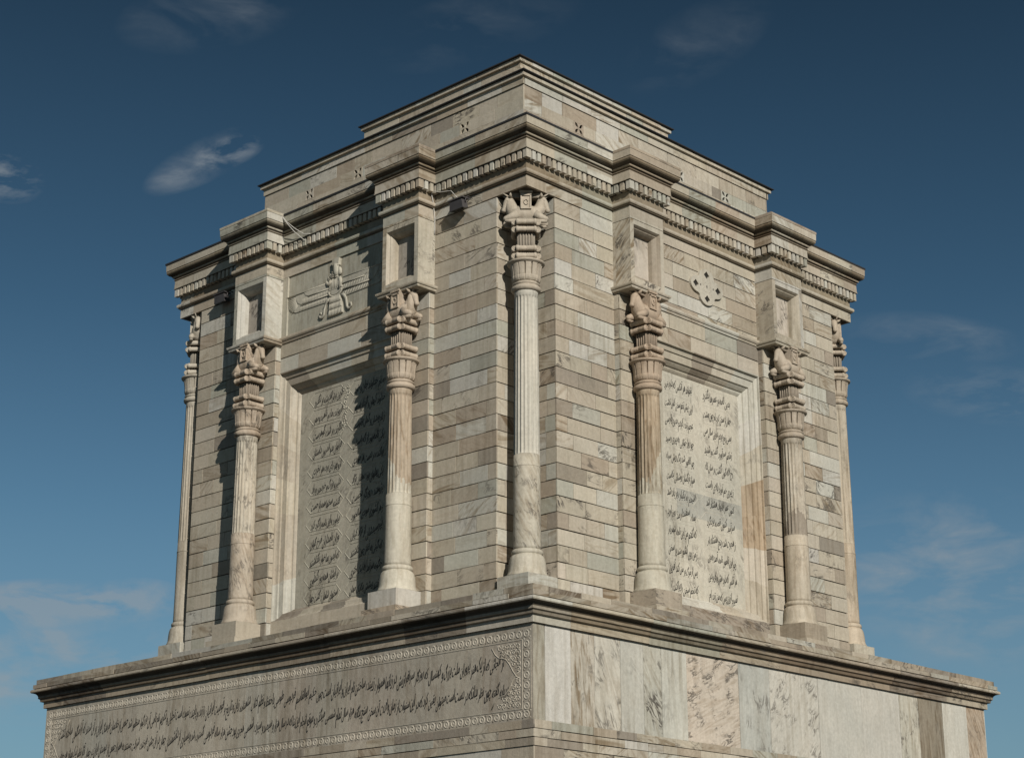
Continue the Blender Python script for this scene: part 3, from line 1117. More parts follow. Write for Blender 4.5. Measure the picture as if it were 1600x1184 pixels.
def column(cx, cy, zL, ax, tint, fl_tint, vein, seed, cap_t=None, fl_streak=.35, repair=None, low_vein=None):
    """zL: height of the bell's lip; ax: unit plan axis along which the two bulls look"""
    r = random.Random(seed)
    rn = R3(r)
    w = lambda f: tuple(v * f for v in tint)
    ft, fb = zL - .63, -5.18 if zL < -2 else -4.82
    rg = fb - .22
    seg = NF * 6
    mb = MB()
    rb, rt = .236, .207
    rad = lambda z: rb + (rt - rb) * (z + 6.45) / (ft + 6.45)
    prof = [(rb, -6.46), (rb, -6.40)]
    prof += [(rad(z), z) for z in (-6.1, -5.8)]
    prof += [(rad(rg) + .004, rg - .012), (rad(rg) + .004, rg - .004), (rad(rg) - .004, rg), (rad(rg) + .008, rg + .006), (rad(rg) + .008, rg + .03), (rad(rg), rg + .04), (rad(fb), fb)]
    mb.lathe(prof, cx, cy, seg, tint, low_vein or vein, rn, None)
    nz = 60
    prof = [(rad(fb), fb, 0), (rad(fb + .02), fb + .012, .6 * .02)]
    # irregular repair line: the flutes above are a browner stone
    for q in range(nz + 1):
        z = fb + .03 + (ft - fb - .06) * q / nz
        prof.append((rad(z), z, .026))
    prof += [(rad(ft), ft - .012, .012), (rad(ft), ft, 0), (rt - .002, ft + .05, 0), (rt + .006, zL - .545, 0), (rt, zL - .535, 0)]
    tf = None
    if repair:
        # a repair piece let into the foot of the flutes with a ragged upper edge
        amp, th0, col_r = repair

        def tf(th, z, n=[.5 + .5 * math.sin(q * 2.3 + seed) for q in range(64)]):
            k_ = th / (2 * math.pi) * 40
            j_ = n[int(k_) % 40] * .12
            top = fb + .16 + amp * max(0, math.cos(th - th0)) + j_
            return col_r if z < top else fl_tint
    mb.lathe(prof, cx, cy, seg, fl_tint, (vein[0], .5, fl_streak), rn, flute, smooth=True, tfun=tf)
    shaft = mb.build('column', M_CARVE, tomb)
    # torus and bell base
    mb = MB()
    prof = [(.345, -6.915), (.352, -6.905), (.348, -6.885), (.332, -6.86), (.322, -6.82, .004), (.318, -6.75, .006), (.310, -6.67, .006), (.298, -6.61, .004), (.280, -6.57), (.262, -6.552),
            (.246, -6.548), (.246, -6.54), (.262, -6.53), (.270, -6.508), (.268, -6.48), (.256, -6.462), (.238, -6.45)]
    mb.lathe(prof, cx, cy, 96, w(1.03), (vein[0] * .5, .5, .3), R3(r), lambda th: .5 + .5 * math.cos(th * 48), smooth=True)
    mb.build('column_base', M_CARVE, shaft)
    mb = MB()
    bh = .355
    G = lambda s, d, z: (cx + s, cy + d, z)
    mb.box(G, -bh, bh, -bh, bh, -7.22, -6.912, stone(r, .55, .15, .25, 0, .05), veins(r, .5), R3(r))
    mb.box(G, -bh - .08, bh + .08, -bh - .08, bh + .08, WB, -7.225, stone(r), veins(r, .4), R3(r))
    mb.build('plinth_block', M_STONE, shaft)
    # ring and bell capital
    if cap_t:
        w = lambda f: scaled(cap_t, f)
    mb = MB()
    prof = [(.19, zL - .545), (.225, zL - .54), (.252, zL - .522), (.262, zL - .49), (.258, zL - .462), (.236, zL - .45), (.228, zL - .44), (.228, zL - .425), (.244, zL - .42), (.246, zL - .40), (.232, zL - .392),
            (.212, zL - .38), (.214, zL - .36)]
    mb.lathe(prof, cx, cy, 64, w(.98), vein, R3(r))
    prof = [(.215, zL - .37), (.236, zL - .355, .008), (.252, zL - .325, .010), (.258, zL - .29, .010), (.254, zL - .265, .012), (.256, zL - .25, .03), (.262, zL - .18, .038), (.274, zL - .10, .038), (.288, zL - .05, .03),
            (.296, zL - .045, 0), (.322, zL - .028, 0), (.332, zL - .015, 0), (.332, zL + .004, 0), (.32, zL + .012, 0), (.20, zL + .05, 0)]
    mb.lathe(prof, cx, cy, 14 * 12, w(.97), vein, R3(r), groove, smooth=False)
    mb.build('bell_capital', M_CARVE, shaft)
    # fluted block with paired scroll rolls on its four sides
    ax = Vector((ax[0], ax[1], 0)).normalized()
    pr = Vector((-ax.y, ax.x, 0))
    H = lambda u, v, z: (cx + ax.x * u + pr.x * v, cy + ax.y * u + pr.y * v, zL + z)
    mb = MB()
    k = .135
    cs = w(.62)  # core and reeds tinted down, painting shade into the undercuts
    mb.box(lambda s, d, z: H(s, d, z), -k, k, -k, k, .03, .90, cs, vein, R3(r))
    for face in range(4):
        c, s_ = math.cos(face * math.pi / 2), math.sin(face * math.pi / 2)
        T = lambda u, v, z, c=c, s_=s_: H(u * c - v * s_, u * s_ + v * c, z)
        # reeds on the face
        for q in (-.10, -.05, 0, .05, .10):
            mb.tube([T(q, -k - .006, .16), T(q, -k - .006, .62)], .019, 6, cs)
        for zc, rr in ((.055, .056), (.195, .054), (.555, .054), (.695, .056)):
            # roll with a waist, and spiral ends
            pts, rads = [], []
            for t in (-.175, -.172, -.15, -.135, -.125, -.105, -.095, -.08, -.07, -.05, -.04, -.02, -.01, .01, .02, .04, .05, .07, .08, .095, .105, .125, .135, .15, .172, .175):
                pts.append(T(t, -k - .070, zc + .03))
                rads.append(rr * (.92 if abs(t) > .174 else 1.06 if abs(t) > .14 else (.98 if round(abs(t) * 1000) in (135, 105, 80, 50, 20) else .84)))
            mb.tube(pts, rads, 14, w(.97))
            for e in (-1, 1):
                for rad_, o_ in ((.044, .006), (.020, .012)):
                    ring = [T(e * (.175 + .0), -k - .070 + math.cos(a) * rad_, zc + .03 + math.sin(a) * rad_) for a in [2 * math.pi * j / 12 for j in range(13)]]
                    mb.tube(ring, .0075, 5, w(1.0))
    mb.build('scroll_block', M_CARVE, shaft)
    # two bulls back to back carrying the abacus
    mb = MB()
    ct = w(.95)
    tb = lambda pts, rads, seg=12: mb.tube([H(*p) for p in pts], rads, seg, ct)
    tb([(-.30, 0, .93), (-.24, 0, .92), (-.1, 0, .93), (.1, 0, .93), (.24, 0, .92), (.30, 0, .93)], [.06, .15, .17, .17, .15, .06])
    for sg in (-1, 1):
        # chest, neck, head
        tb([(sg * .10, 0, .90), (sg * .20, 0, .96), (sg * .255, 0, 1.06), (sg * .275, 0, 1.17), (sg * .27, 0, 1.24)], [.15, .15, .115, .09, .06])
        tb([(sg * .255, 0, 1.245), (sg * .29, 0, 1.22), (sg * .335, 0, 1.15), (sg * .372, 0, 1.06), (sg * .392, 0, 1.005), (sg * .400, 0, .985), (sg * .402, 0, .975)], [.05, .075, .066, .046, .048, .034, .012])
        for e in (-1, 1):
            # folded foreleg: shoulder to knee and hoof tucked back
            tb([(sg * .16, e * .11, .90), (sg * .27, e * .125, .84), (sg * .36, e * .12, .805), (sg * .385, e * .12, .79), (sg * .392, e * .12, .785)], [.085, .065, .052, .034, .008])
            tb([(sg * .378, e * .12, .78), (sg * .36, e * .122, .775), (sg * .28, e * .135, .765), (sg * .18, e * .145, .765), (sg * .15, e * .145, .765)], [.01, .04, .036, .040, .012], 8)
            # ear and horn
            tb([(sg * .27, e * .05, 1.24), (sg * .275, e * .105, 1.265), (sg * .27, e * .15, 1.295)], [.022, .03, .006], 8)
            tb([(sg * .30, e * .035, 1.26), (sg * .345, e * .055, 1.285), (sg * .40, e * .06, 1.318)], [.02, .016, .006], 8)
            # eye boss
            tb([(sg * .325, e * .055, 1.185), (sg * .335, e * .07, 1.19)], [.02, .01], 6)
    # collar locks of curls on the chest
    for sg in (-1, 1):
        for q in range(4):
            for e in (-1, 0, 1):
                tb([(sg * (.235 + q * .012), e * .05, .955 + q * .05), (sg * (.262 + q * .012), e * .052, .955 + q * .05)], [.026, .02], 6)
    bull = mb.build('bull_protome', M_CARVE, shaft)
    # saddle block between the necks with its carved frame
    mb = MB()
    G2 = lambda s, d, z: H(s, d, z)
    for e in (-1, 1):
        a0, a1 = (.0, .17) if e > 0 else (-.17, 0)
        mb.box(G2, -.095, .095, a0, a1, .98, 1.33, w(.98), vein, R3(r))
        b0, b1 = (.17, .192) if e > 0 else (-.192, -.17)
        for x0, x1, y0, y1 in ((-.095, -.07, .98, 1.25), (.07, .095, .98, 1.25), (-.07, .07, .98, 1.0), (-.095, .095, 1.23, 1.26), (-.115, .115, 1.29, 1.33)):
            mb.box(G2, x0, x1, b0, b1, y0, y1, w(1.0), vein, R3(r))
        yy = .178 if e > 0 else -.178
        ring = [H(math.cos(a) * .035, yy, 1.115 + math.sin(a) * .05) for a in [2 * math.pi * j / 10 for j in range(11)]]
        mb.tube(ring, .012, 5, w(1.0))
    # beams from the saddle out over the heads
    mb.box(G2, -.30, .30, -.07, .07, 1.24, 1.33, w(.55), vein, R3(r))  # beam tinted down too, as painted undercut shade
    mb.build('saddle_block', M_CARVE, shaft)
    return shaft


D1 = (.70710678, .70710678)
PALEC = (.60, .565, .49)
BEIGE = (.56, .475, .375)
BROWN = (.47, .385, .285)
column(-.30, .30, -1.335, D1, (.585, .545, .46), (.61, .585, .52), (.3, .5, .2), 1, (.58, .51, .42), .12, None, (1.0, .36, .55))
column(-9.70, .30, -1.335, (D1[0], -D1[1]), (.52, .48, .41), (.52, .48, .41), (.3, .5, .3), 2)
column(-.30, 9.70, -1.335, (D1[0], -D1[1]), (.56, .48, .38), (.56, .50, .41), (.6, .5, .4), 3, (.56, .48, .385))
column(-9.70, 9.70, -1.335, D1, PALEC, PALEC, (.3, .5, .3), 4)
CD = .35
column(-2.775, -CD, -2.72, (1, 0), (.62, .585, .50), (.49, .41, .32), (.3, .5, .25), 10, (.555, .47, .38), .7, (.55, -2.4, (.62, .59, .51)))
column(-7.12, -CD, -2.72, (1, 0), (.58, .50, .41), (.565, .52, .44), (1.0, .4, .45), 11, (.58, .485, .39), .35)
column(CD, 2.775, -2.72, (0, 1), (.60, .565, .475), (.48, .395, .295), (.3, .5, .25), 20, (.50, .405, .315), .75, (.60, .7, (.60, .56, .47)))
column(CD, 7.12, -2.72, (0, 1), (.57, .51, .42), (.56, .51, .43), (.5, .5, .35), 21, (.57, .49, .40), .45, (.25, -.6, (.34, .30, .25)))

# ------------------------------------------------------------------ winged figure in relief on the left bay
mb = MB()
RT = (.55, .525, .45)
RD = -.03                                      # field depth
fx = lambda x, z: (5.03 - x, z)


def rp(pts, h, tint=RT):
    mb.poly(FL, [fx(*p) for p in pts], RD - .01, RD + h, tint=tint)


def rt(pts, rad, h=0.0, seg=7, sq=.5):
    mb.tube([FL(*((fx(*p)[0], RD + h, p[1]))) for p in pts], rad, seg, RT, flat=((0, 1, 0), sq))


for sg in (-1, 1):
    X = lambda x: x * sg
    # wing silhouette plate, three overlapping layers
    rp([(X(.18), -.46), (X(1.46), -.46), (X(1.46), -.58), (X(1.40), -.70), (X(1.30), -.78), (X(1.19), -.815), (X(.18), -.83)], .016)
    rp([(X(.18), -.455), (X(1.20), -.455), (X(1.19), -.55), (X(1.13), -.64), (X(1.02), -.69), (X(.18), -.70)], .026)
    rp([(X(.18), -.45), (X(.94), -.45), (X(.90), -.53), (X(.80), -.565), (X(.18), -.575)], .036)
    # feather ribs
    n = 19
    for k in range(n):
        x0 = .24 + k * (1.10 - .24) / n
        rt([(X(x0), -.705), (X(x0 + .02), -.765), (X(x0 + .03), -.815)], [.012, .013, .010], .015)
    for k in range(9):
        a = k / 8
        p0 = (X(1.04 + .15 * (1 - abs(a - .5) * .6)), -.69 + .22 * a)
        p1 = (X(1.22 + .235 * math.sin(math.pi * .5 * (.25 + .75 * a))), -.80 + .335 * a)
        rt([p0, p1], [.013, .010], .018)
    n = 17
    for k in range(n):
        x0 = .24 + k * .78 / n
        rt([(X(x0), -.585), (X(x0 + .012), -.64), (X(x0 + .02), -.69)], [.010, .011, .008], .025)
    for zz, xe in ((-.455, 1.46), (-.575, .82), (-.70, 1.02)):
        rt([(X(.2), zz), (X(xe), zz)], .011, .036)
    # scroll legs hanging from the ring
    rt([(X(.15), -.79), (X(.24), -.82), (X(.30), -.90), (X(.315), -.98), (X(.33), -1.06), (X(.37), -1.115), (X(.43), -1.115), (X(.465), -1.075), (X(.45), -1.03), (X(.41), -1.03), (X(.405), -1.065)],
       [.034, .036, .034, .032, .032, .03, .028, .026, .024, .022, .018], .03)
# ring round the waist
rt([(.19 * math.cos(a), -.66 + .125 * math.sin(a)) for a in [2 * math.pi * k / 20 for k in range(21)]], .026, .042)
rp([(.15 * math.cos(a), -.66 + .09 * math.sin(a)) for a in [2 * math.pi * k / 16 for k in range(16)]], .05)
# tail of feathers in three tiers
for z0, z1, w0, w1, h in ((-.78, -.91, .145, .17, .052), (-.90, -1.03, .165, .19, .044), (-1.02, -1.155, .185, .21, .036)):
    rp([(-w0, z0), (w0, z0), (w1, z1), (-w1, z1)], h)
    m = 9
    for k in range(m):
        t = (k + .5) / m * 2 - 1
        rt([(t * w0 * .95, z0 - .01), (t * w1 * .97, z1)], .0165, h)
# robed figure: torso, sleeves, arms, neck, bearded head in profile, tall cap
rp([(-.16, -.64), (-.17, -.50), (-.13, -.43), (-.05, -.40), (.08, -.40), (.15, -.44), (.17, -.52), (.15, -.64)], .055)
for xx in (-.09, -.045, 0, .045, .09):
    rt([(xx * .8, -.42), (xx, -.52), (xx * 1.1, -.62)], .018, .052)
rt([(.12, -.43), (.155, -.50), (.15, -.60), (.10, -.66)], [.045, .05, .05, .035], .05)
rt([(-.11, -.44), (-.17, -.50), (-.22, -.49), (-.245, -.455), (-.25, -.42)], [.042, .045, .035, .026, .02], .055)
rt([(-.19 + .035 * math.cos(a), -.335 + .045 * math.sin(a)) for a in [2 * math.pi * k / 12 for k in range(13)]], .011, .03)
rt([(0.03, -.42), (.02, -.34)], [.075, .06], .04)
rt([(.03, -.38), (.02, -.30), (.01, -.22), (.01, -.13)], [.06, .085, .085, .075], .05)          # head
rt([(.08, -.22), (.115, -.27), (.125, -.34), (.10, -.39)], [.04, .055, .055, .03], .04)          # hair bun
rt([(-.04, -.24), (-.07, -.31), (-.07, -.38), (-.055, -.42)], [.03, .045, .042, .018], .045)      # beard
rt([(-.055, -.205), (-.085, -.235), (-.06, -.245)], [.012, .016, .01], .05, 6)                     # nose
rp([(-.07, -.165), (-.085, -.03), (-.05, -.015), (.09, -.015), (.115, -.03), (.10, -.165)], .075)
rt([(-.075, -.165), (.105, -.165)], .018, .07)                              # cap
for q in range(4):
    for e in range(3):
        rt([(-.085 + e * .025, -.28 - q * .035), (-.075 + e * .025, -.295 - q * .035)], .014, .07, 6)
mb.build('winged_figure', M_CARVE, bay_L, label='carved relief of a robed bearded figure rising from outspread wings')

# ------------------------------------------------------------------ pierced quatrefoil on the right bay
mb = MB()
out = []
for q in range(4):
    base = q * math.pi / 2
    cx_, cz_ = .275 * math.cos(base), .275 * math.sin(base)
    for k in range(13):
        a = base - 1.55 + 3.10 * k / 12
        out.append((5.01 + cx_ + .222 * math.cos(a), -.575 + .74 * (cz_ + .222 * math.sin(a))))
    b2 = base + math.pi / 4
    out.append((5.01 + .345 * math.cos(b2), -.575 + .74 * .345 * math.sin(b2)))
hs = []
for q in range(4):
    b2 = q * math.pi / 2
    c_ = (5.01 + .34 * math.cos(b2), -.575 + .245 * math.sin(b2))
    hs.append([(c_[0] + .085, c_[1]), (c_[0] + .042, c_[1] + .038), (c_[0], c_[1] + .082), (c_[0] - .042, c_[1] + .038),
               (c_[0] - .085, c_[1]), (c_[0] - .042, c_[1] - .038), (c_[0], c_[1] - .082), (c_[0] + .042, c_[1] - .038)])
    if q % 2 == 0:
        c2 = (5.01 + .195 * math.cos(b2), -.575)
        hs.append([(c2[0] + .02 * math.cos(a), c2[1] + .026 * math.sin(a)) for a in [2 * math.pi * j / 8 for j in range(8)]])
hs.append([(5.01 + .022 * math.cos(a), -.575 + .038 * math.sin(a)) for a in [2 * math.pi * j / 10 for j in range(10)]])
mb.poly(FR, out, -.01, .045, hs, tint=(.585, .55, .475), vein=(.05, 0, .05))
for rr_, zz_ in ((.12, .10),):
    for k in range(16):
        a = 2 * math.pi * k / 16
        if k % 4 != 0:
            hr = .008
            ring2(mb, FR, 5.01 + rr_ * math.cos(a), -.575 + zz_ * math.sin(a), .004, .020, .045, .052, 8, (.6, .57, .5))
rose = mb.build('pierced_rosette', M_CARVE, bay_R)
mb = MB()
for h in hs:
    mb.poly(FR, [(5.01 + 0 + p[0] - 5.01, p[1]) for p in h], .002, .006, tint=MORTAR)  # black plates stand in for the shade inside the holes
mb.build('rosette_shade_plate', M_SHADE, rose)

# ------------------------------------------------------------------ writing
FORMS = {
    'ا': ('\ufe8d', '\ufe8e', None, None), 'آ': ('\ufe81', '\ufe82', None, None), 'أ': ('\ufe83', '\ufe84', None, None),
    'ب': ('\ufe8f', '\ufe90', '\ufe91', '\ufe92'), 'پ': ('\ufb56', '\ufb57', '\ufb58', '\ufb59'), 'ت': ('\ufe95', '\ufe96', '\ufe97', '\ufe98'),
    'ث': ('\ufe99', '\ufe9a', '\ufe9b', '\ufe9c'), 'ج': ('\ufe9d', '\ufe9e', '\ufe9f', '\ufea0'), 'چ': ('\ufb7a', '\ufb7b', '\ufb7c', '\ufb7d'),
    'ح': ('\ufea1', '\ufea2', '\ufea3', '\ufea4'), 'خ': ('\ufea5', '\ufea6', '\ufea7', '\ufea8'), 'د': ('\ufea9', '\ufeaa', None, None),
    'ذ': ('\ufeab', '\ufeac', None, None), 'ر': ('\ufead', '\ufeae', None, None), 'ز': ('\ufeaf', '\ufeb0', None, None), 'ژ': ('\ufb8a', '\ufb8b', None, None),
    'س': ('\ufeb1', '\ufeb2', '\ufeb3', '\ufeb4'), 'ش': ('\ufeb5', '\ufeb6', '\ufeb7', '\ufeb8'), 'ص': ('\ufeb9', '\ufeba', '\ufebb', '\ufebc'),
    'ض': ('\ufebd', '\ufebe', '\ufebf', '\ufec0'), 'ط': ('\ufec1', '\ufec2', '\ufec3', '\ufec4'), 'ظ': ('\ufec5', '\ufec6', '\ufec7', '\ufec8'),
    'ع': ('\ufec9', '\ufeca', '\ufecb', '\ufecc'), 'غ': ('\ufecd', '\ufece', '\ufecf', '\ufed0'), 'ف': ('\ufed1', '\ufed2', '\ufed3', '\ufed4'),
    'ق': ('\ufed5', '\ufed6', '\ufed7', '\ufed8'), 'ک': ('\ufb8e', '\ufb8f', '\ufb90', '\ufb91'), 'گ': ('\ufb92', '\ufb93', '\ufb94', '\ufb95'),
    'ل': ('\ufedd', '\ufede', '\ufedf', '\ufee0'), 'م': ('\ufee1', '\ufee2', '\ufee3', '\ufee4'), 'ن': ('\ufee5', '\ufee6', '\ufee7', '\ufee8'),
    'و': ('\ufeed', '\ufeee', None, None), 'ه': ('\ufee9', '\ufeea', '\ufeeb', '\ufeec'), 'ی': ('\ufbfc', '\ufbfd', '\ufbfe', '\ufbff'),
    'ئ': ('\ufe89', '\ufe8a', '\ufe8b', '\ufe8c')}


def shape(word):
    """joined letter forms, returned in drawing order left to right"""
    out = []
    prev_join = False
    i = 0
    w = word
    while i < len(w):
        ch = w[i]
        if ch == 'ل' and i + 1 < len(w) and w[i + 1] == 'ا':
            out.append('\ufefc' if prev_join else '\ufefb')
            prev_join = False
            i += 2
            continue
        f = FORMS.get(ch)
        if not f:
            prev_join = False
            i += 1
            continue
        nxt = i + 1 < len(w) and w[i + 1] in FORMS and f[2] is not None
        g_ = f[3] if (prev_join and nxt) else f[1] if prev_join else f[2] if nxt else f[0]
        out.append(g_)
        prev_join = nxt
        i += 1
    return ''.join(reversed(out))


_word_cache = {}


def word_mesh(word):
    s = shape(word)
    if s in _word_cache:
        return _word_cache[s]
    c = bpy.data.curves.new('w', 'FONT')
    c.body = s
    c.size = 1
    c.resolution_u = 2
    c.offset = .0
    o = bpy.data.objects.new('w', c)
    COL.objects.link(o)
    bpy.context.view_layer.update()
    me = o.to_mesh()
    vs = [(v.co.x, v.co.y) for v in me.vertices]
    fs = [list(p.vertices) for p in me.polygons]
    o.to_mesh_clear()
    bpy.data.objects.remove(o)
    bpy.data.curves.remove(c)
    xs = [v[0] for v in vs] or [0]
    r_ = (vs, fs, min(xs), max(xs))
    _word_cache[s] = r_
    return r_


def write_line(mb, F, text, s_left, s_right, z_base, size, d, slope=.30, mirror=False, wid=1.0):
    """set a right-to-left line between two facade positions (as seen: s_left is the reader's left end);
    each word hangs down towards its left end as in the carved hand"""
    words = text.split()
    ms = [word_mesh(w) for w in words]
    gap = .16
    total = sum(m[3] - m[2] for m in ms) + gap * (len(ms) - 1)
    span = abs(s_right - s_left)
    sx = span / total
    sgn = 1 if s_right > s_left else -1
    x = total
    rw = random.Random(len(text) * 7 + int(abs(z_base) * 100))
    for m in ms:
        sl_w, dz_w, sz_w = slope * rw.uniform(.65, 1.5), rw.uniform(-.09, .09) * size, size * rw.uniform(.86, 1.14)
        w_ = m[3] - m[2]
        x0 = x - w_
        b = len(mb.v)
        for (vx, vy) in m[0]:
            lx = vx - m[2]
            zz = z_base + dz_w + sz_w * vy + (lx - w_ * .5) * sx * sl_w
            ss = s_left + sgn * (x0 + lx) * sx
            ss += sgn * size * vy * .10
            mb.v.append(F(ss, d, zz))
        for f in m[1]:
            mb.face([b + i for i in f], [(0, 0)] * len(f))
        x = x0 - gap


def inlay(mb, name, parent, F, depth=.004):
    """give the letters a little body"""
    o = mb.build(name, M_INK, parent, recalc=False)
    so = o.modifiers.new('thickness', 'SOLIDIFY')
    so.thickness = depth
    so.offset = 0
    return o


VERSES_R = [('بدین نامه بر عمرها بگذرد', 'بخواند هر آنکس که دارد خرد'), ('جهان از سخن کرده ام چون بهشت', 'ازین پیش تخم سخن کس نکشت'),
            ('بسی رنج بردم درین سال سی', 'عجم زنده کردم بدین پارسی'), ('زمانم سرآورد گفت و شنید', 'چو روز جوانی به پیری رسید'),
            ('رخ لاله گون گشت بر سان کاه', 'چو کافور شد رنگ ریش سیاه'), ('ز پیری خم آورد بالای راست', 'هم از نرگسان روشنائی بکاست'),
            ('کنون عمر نزدیک هشتاد شد', 'امیدم به یکباره بر باد شد'), ('سرآمد کنون قصه یزدگرد', 'بماه سفندارمذ روز ارد'),
            ('ز هجرت شده پنج هشتاد بار', 'که گفتم من این نامه شهریار'), ('چو این نامور نامه آمد به بن', 'ز من روی کشور بشد پر سخن'),
            ('هر آنکس که دارد هش و رای و دین', 'پس از مرگ بر من کند آفرین'), ('نمیرم ازین پس که من زنده ام', 'که تخم سخن را پراکنده ام')]
VERSES_L = [('به نام خداوند جان و خرد', 'کزین برتر اندیشه بر نگذرد'), ('خداوند کیهان و گردان سپهر', 'فروزنده ماه و ناهید و مهر'),
            ('ز نام و نشان و گمان برترست', 'نگارنده بر شده گوهرست'), ('یکی نامه بود از گه باستان', 'فراوان بدو اندرون داستان'),
            ('پراکنده در دست هر موبدی', 'ازو بهره ای برده هر بخردی'), ('یکی پهلوان بود دهقان نژاد', 'دلیر و بزرگ و خردمند و راد'),
            ('پژوهنده روزگار نخست', 'گذشته سخنها همه باز جست'), ('ز هر کشوری موبدی سالخورد', 'بیاورد و این نامه را گرد کرد'),
            ('بپرسیدشان از نژاد کیان', 'وزان نامداران فرخ گوان'), ('که گیتی به آغاز چون داشتند', 'که ایدون بما خوار بگذاشتند'),
            ('چگونه سرآمد به نیک اختری', 'بر ایشان همه روز گندآوری'), ('بگفتند پیشش یکایک مهان', 'سخنهای شاهان ز گشت جهان')]
for F, V, st_o in ((FR, VERSES_R, stele_R), (FL, VERSES_L, stele_L)):
    mb = MB()
    mb2 = MB()
    for i, (ra, la) in enumerate(V):
        zc = -2.66 - i * .349
        h2 = .003 if F is FR else .008
        for txt, cl, cr_ in ((ra, 5.17, 6.02), (la, 4.02, 4.84)):
            a, b = (cl, cr_) if F is FR else (9.90 - cl, 9.90 - cr_)
            # centre of the slab is at s = 4.95 on either side
            if F is FR:
                a, b = cl, cr_
            write_line(mb, F, txt, a, b, zc - .05, .215, -DEPTH + .004, slope=.30)
        for ca in (4.40, 5.54):
            hw, hh = .50, .150
            c_s = ca if F is FR else 9.90 - ca
            O = [(-hw + .10, hh), (hw - .10, hh), (hw + .04, 0), (hw - .10, -hh), (-hw + .10, -hh), (-hw - .04, 0)]
            I = [(p[0] * .965, p[1] * .90) for p in O]
            for k in range(6):
                k2 = (k + 1) % 6
                A, B, C_, D_ = O[k], O[k2], I[k2], I[k]
                pt = lambda p, d: F(c_s + p[0], d, zc + .03 + p[1])
                mid = lambda p, q: ((p[0] + q[0]) / 2, (p[1] + q[1]) / 2)
                E1, E2 = mid(A, D_), mid(B, C_)
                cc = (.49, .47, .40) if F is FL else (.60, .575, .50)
                uv4 = [(A[0], A[1]), (B[0], B[1]), (C_[0], C_[1]), (D_[0], D_[1])]
                mb2.quad([pt(A, -DEPTH - .001), pt(B, -DEPTH - .001), pt(E2, -DEPTH + h2), pt(E1, -DEPTH + h2)], uv4, cc)
                mb2.quad([pt(E1, -DEPTH + h2), pt(E2, -DEPTH + h2), pt(C_, -DEPTH - .001), pt(D_, -DEPTH - .001)], uv4, cc)
    if F is FL:
        # arabesque tendrils worked between the first rows
        ab = random.Random(3)
        for i in range(3):
            for q in range(5):
                cs, cz = 4.95 + ab.uniform(-.09, .09), -2.55 - i * .30 - q * .05
                pts = []
                st0, hd = ab.uniform(0, 6.28), ab.choice((-1, 1))
                for k in range(10):
                    a = st0 + hd * 5.5 * k / 9
                    rr = .045 * (1 - .75 * k / 9)
                    pts.append(FL(cs + rr * math.cos(a), -DEPTH + .003, cz + rr * math.sin(a)))
                mb2.tube(pts, .009, 5, (.53, .51, .44))
    inlay(mb, 'verse_lettering', st_o, F)
    mb2.build('cartouche_frames', M_CARVE, st_o)

LINE1 = ('از آنجائی که از یک هنر پروران ملت بزرگ و کهنسال که روزگار سرافرازیش در زبانها همواره زیبنده ساختن نام ایران و ایرانیان است چون حکیم ابوالقاسم '
         'فردوسی طوسی با حفظ و نظم کتاب شاهنامه زبان و تاریخ و قومیت ایرانیان را زنده و پاینده نموده است تجلیل و تکریم نام نامی آن بزرگوار منظور شد '
         'جمعی از خادمان فرهنگ ایران بر آن شدند که آرامگاهی ساخته گشت')
LINE2 = ('بر پایه گفته چون نظر بدانکه در دست است میتوان یقین کرد که در این سنوات از زمان ولادت آن سخن سنج یگانه هزار سال تمام شمسی میگذرد و موقع انجام این بنا که در سال '
         'هزار و سیصد و سیزده شمسی هجری بود جشن هزار ساله فردوسی گسترده شد و بسیاری از دانشمندان جهان در آن جشن فرخنده شرکت جستند '
         'به همراه جمعی از دوستان ایران در جهان آثار نظم نیک بماند هر چه فر بود')
mb = MB()
write_line(mb, FL, LINE1, 11.05, -.95, -8.76, .25, PW + .004, slope=.36)
write_line(mb, FL, LINE2, 11.10, -1.04, -9.175, .25, PW + .004, slope=.36)
inlay(mb, 'prose_lettering', panel, FL)

# ------------------------------------------------------------------ small fittings: floodlights and cables
TOP = ZG


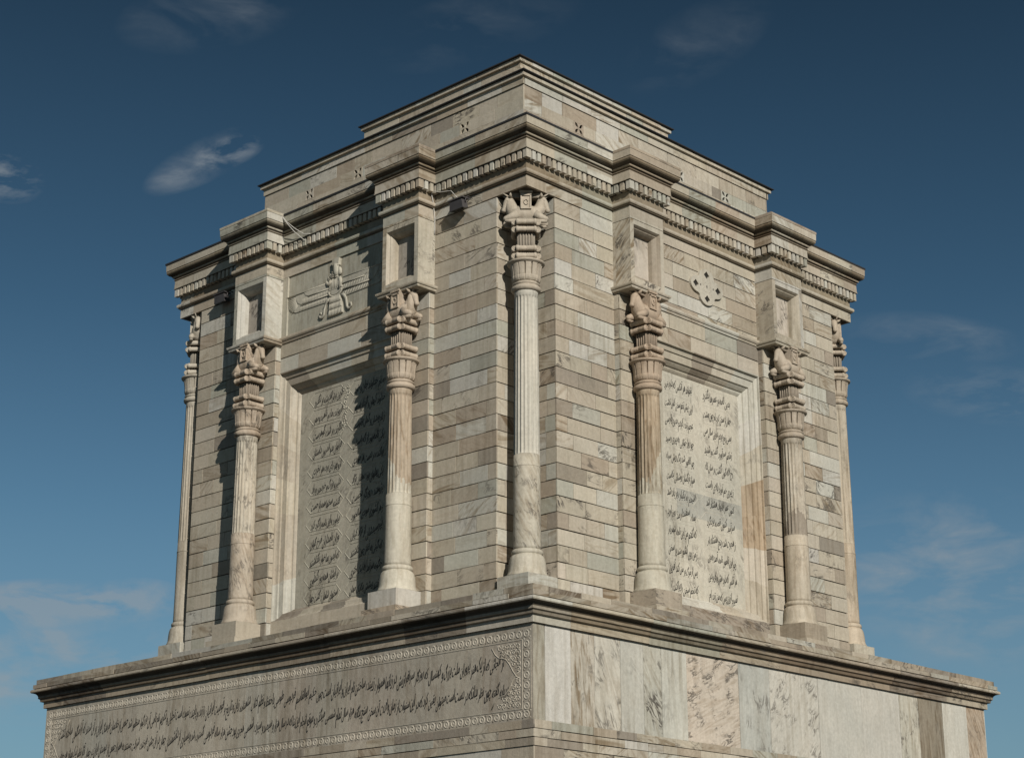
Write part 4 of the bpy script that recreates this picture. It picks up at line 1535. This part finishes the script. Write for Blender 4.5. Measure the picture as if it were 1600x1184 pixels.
def floodlight(s, z, label):
    e = empty('floodlight', FL(s, .0, z + TOP), label, 'floodlight', 'floodlights under the left cornice')
    mb = MB()
    G = lambda u, d, q: FL(s + u, d, z + q)
    # tapered lamp housing tilted down to the wall
    A = [(-.15, .10, .06), (.15, .10, .06), (.15, .22, .03), (-.15, .22, .03)]
    B = [(-.17, .06, -.10), (.17, .06, -.10), (.17, .20, -.13), (-.17, .20, -.13)]
    for k in range(4):
        k2 = (k + 1) % 4
        mb.quad([G(*A[k]), G(*A[k2]), G(*B[k2]), G(*B[k])], [(0, 0)] * 4)
    mb.quad([G(*p) for p in A], [(0, 0)] * 4)
    mb.box(lambda u, d, q: G(u, d, q), -.19, .19, .05, .23, .055, .075)
    mb.build('lamp_housing', M_METAL, e)
    mb = MB()
    mb.quad([G(p[0] * .92, p[1], p[2] + .003) for p in B], [(0, 0)] * 4)
    mb.build('lamp_glass', M_GLASS, e)
    for u in (-.18, .18):
        mb = MB()
        mb.tube([G(u, -.01, .10), G(u, .09, .11), G(u, .14, .05), G(u, .14, -.02)], .011, 6)
        mb.build('bracket', M_METAL, e)
    return e


floodlight(1.55, .055, 'dark floodlight on a bracket under the cornice left of the near corner column')
floodlight(8.42, .03, 'dark floodlight in the shadow under the cornice at the far left corner')


def cable(pts, rad, label):
    mb = MB()
    sm = []
    P = [Vector(p) for p in pts]
    for i in range(len(P) - 1):
        a, b = P[i], P[i + 1]
        for t in (0, .25, .5, .75):
            sm.append(a.lerp(b, t))
    sm.append(P[-1])
    mb.tube(sm, rad, 6)
    o = mb.build('cable', M_CABLE)
    o['label'] = label
    o['category'] = 'cable'
    return o


cable([FL(2.26, .30, 1.20), FL(2.24, .32, 1.05), FL(2.25, .17, .86), FL(2.27, .13, .70), FL(2.275, .12, .45), FL(2.27, .08, .30), FL(2.28, .03, .0), FL(2.285, .02, -.30)], .009,
      'pale cable running down the inner corner of the projecting bay left of the near corner')
cable([FL(2.26, .13, .52), FL(2.05, .11, .44), FL(1.80, .09, .40), FL(1.62, .10, .20)], .007, 'thin pale cable sagging from the bay corner towards the near floodlight')
cable([FL(6.42, .27, 1.20), FL(6.22, .29, 1.00), FL(6.02, .24, .82), FL(5.84, .17, .68), FL(5.70, .12, .66)], .009, 'upper of two pale wires hanging across the left cornice above the relief')
cable([FL(6.40, .28, 1.18), FL(6.20, .30, .96), FL(6.03, .26, .76), FL(5.92, .15, .62), FL(5.86, .10, .56)], .008, 'lower of two pale wires hanging across the left cornice above the relief')

try:
    scene.cycles.max_bounces = 6
    scene.cycles.diffuse_bounces = 2
except Exception:
    pass
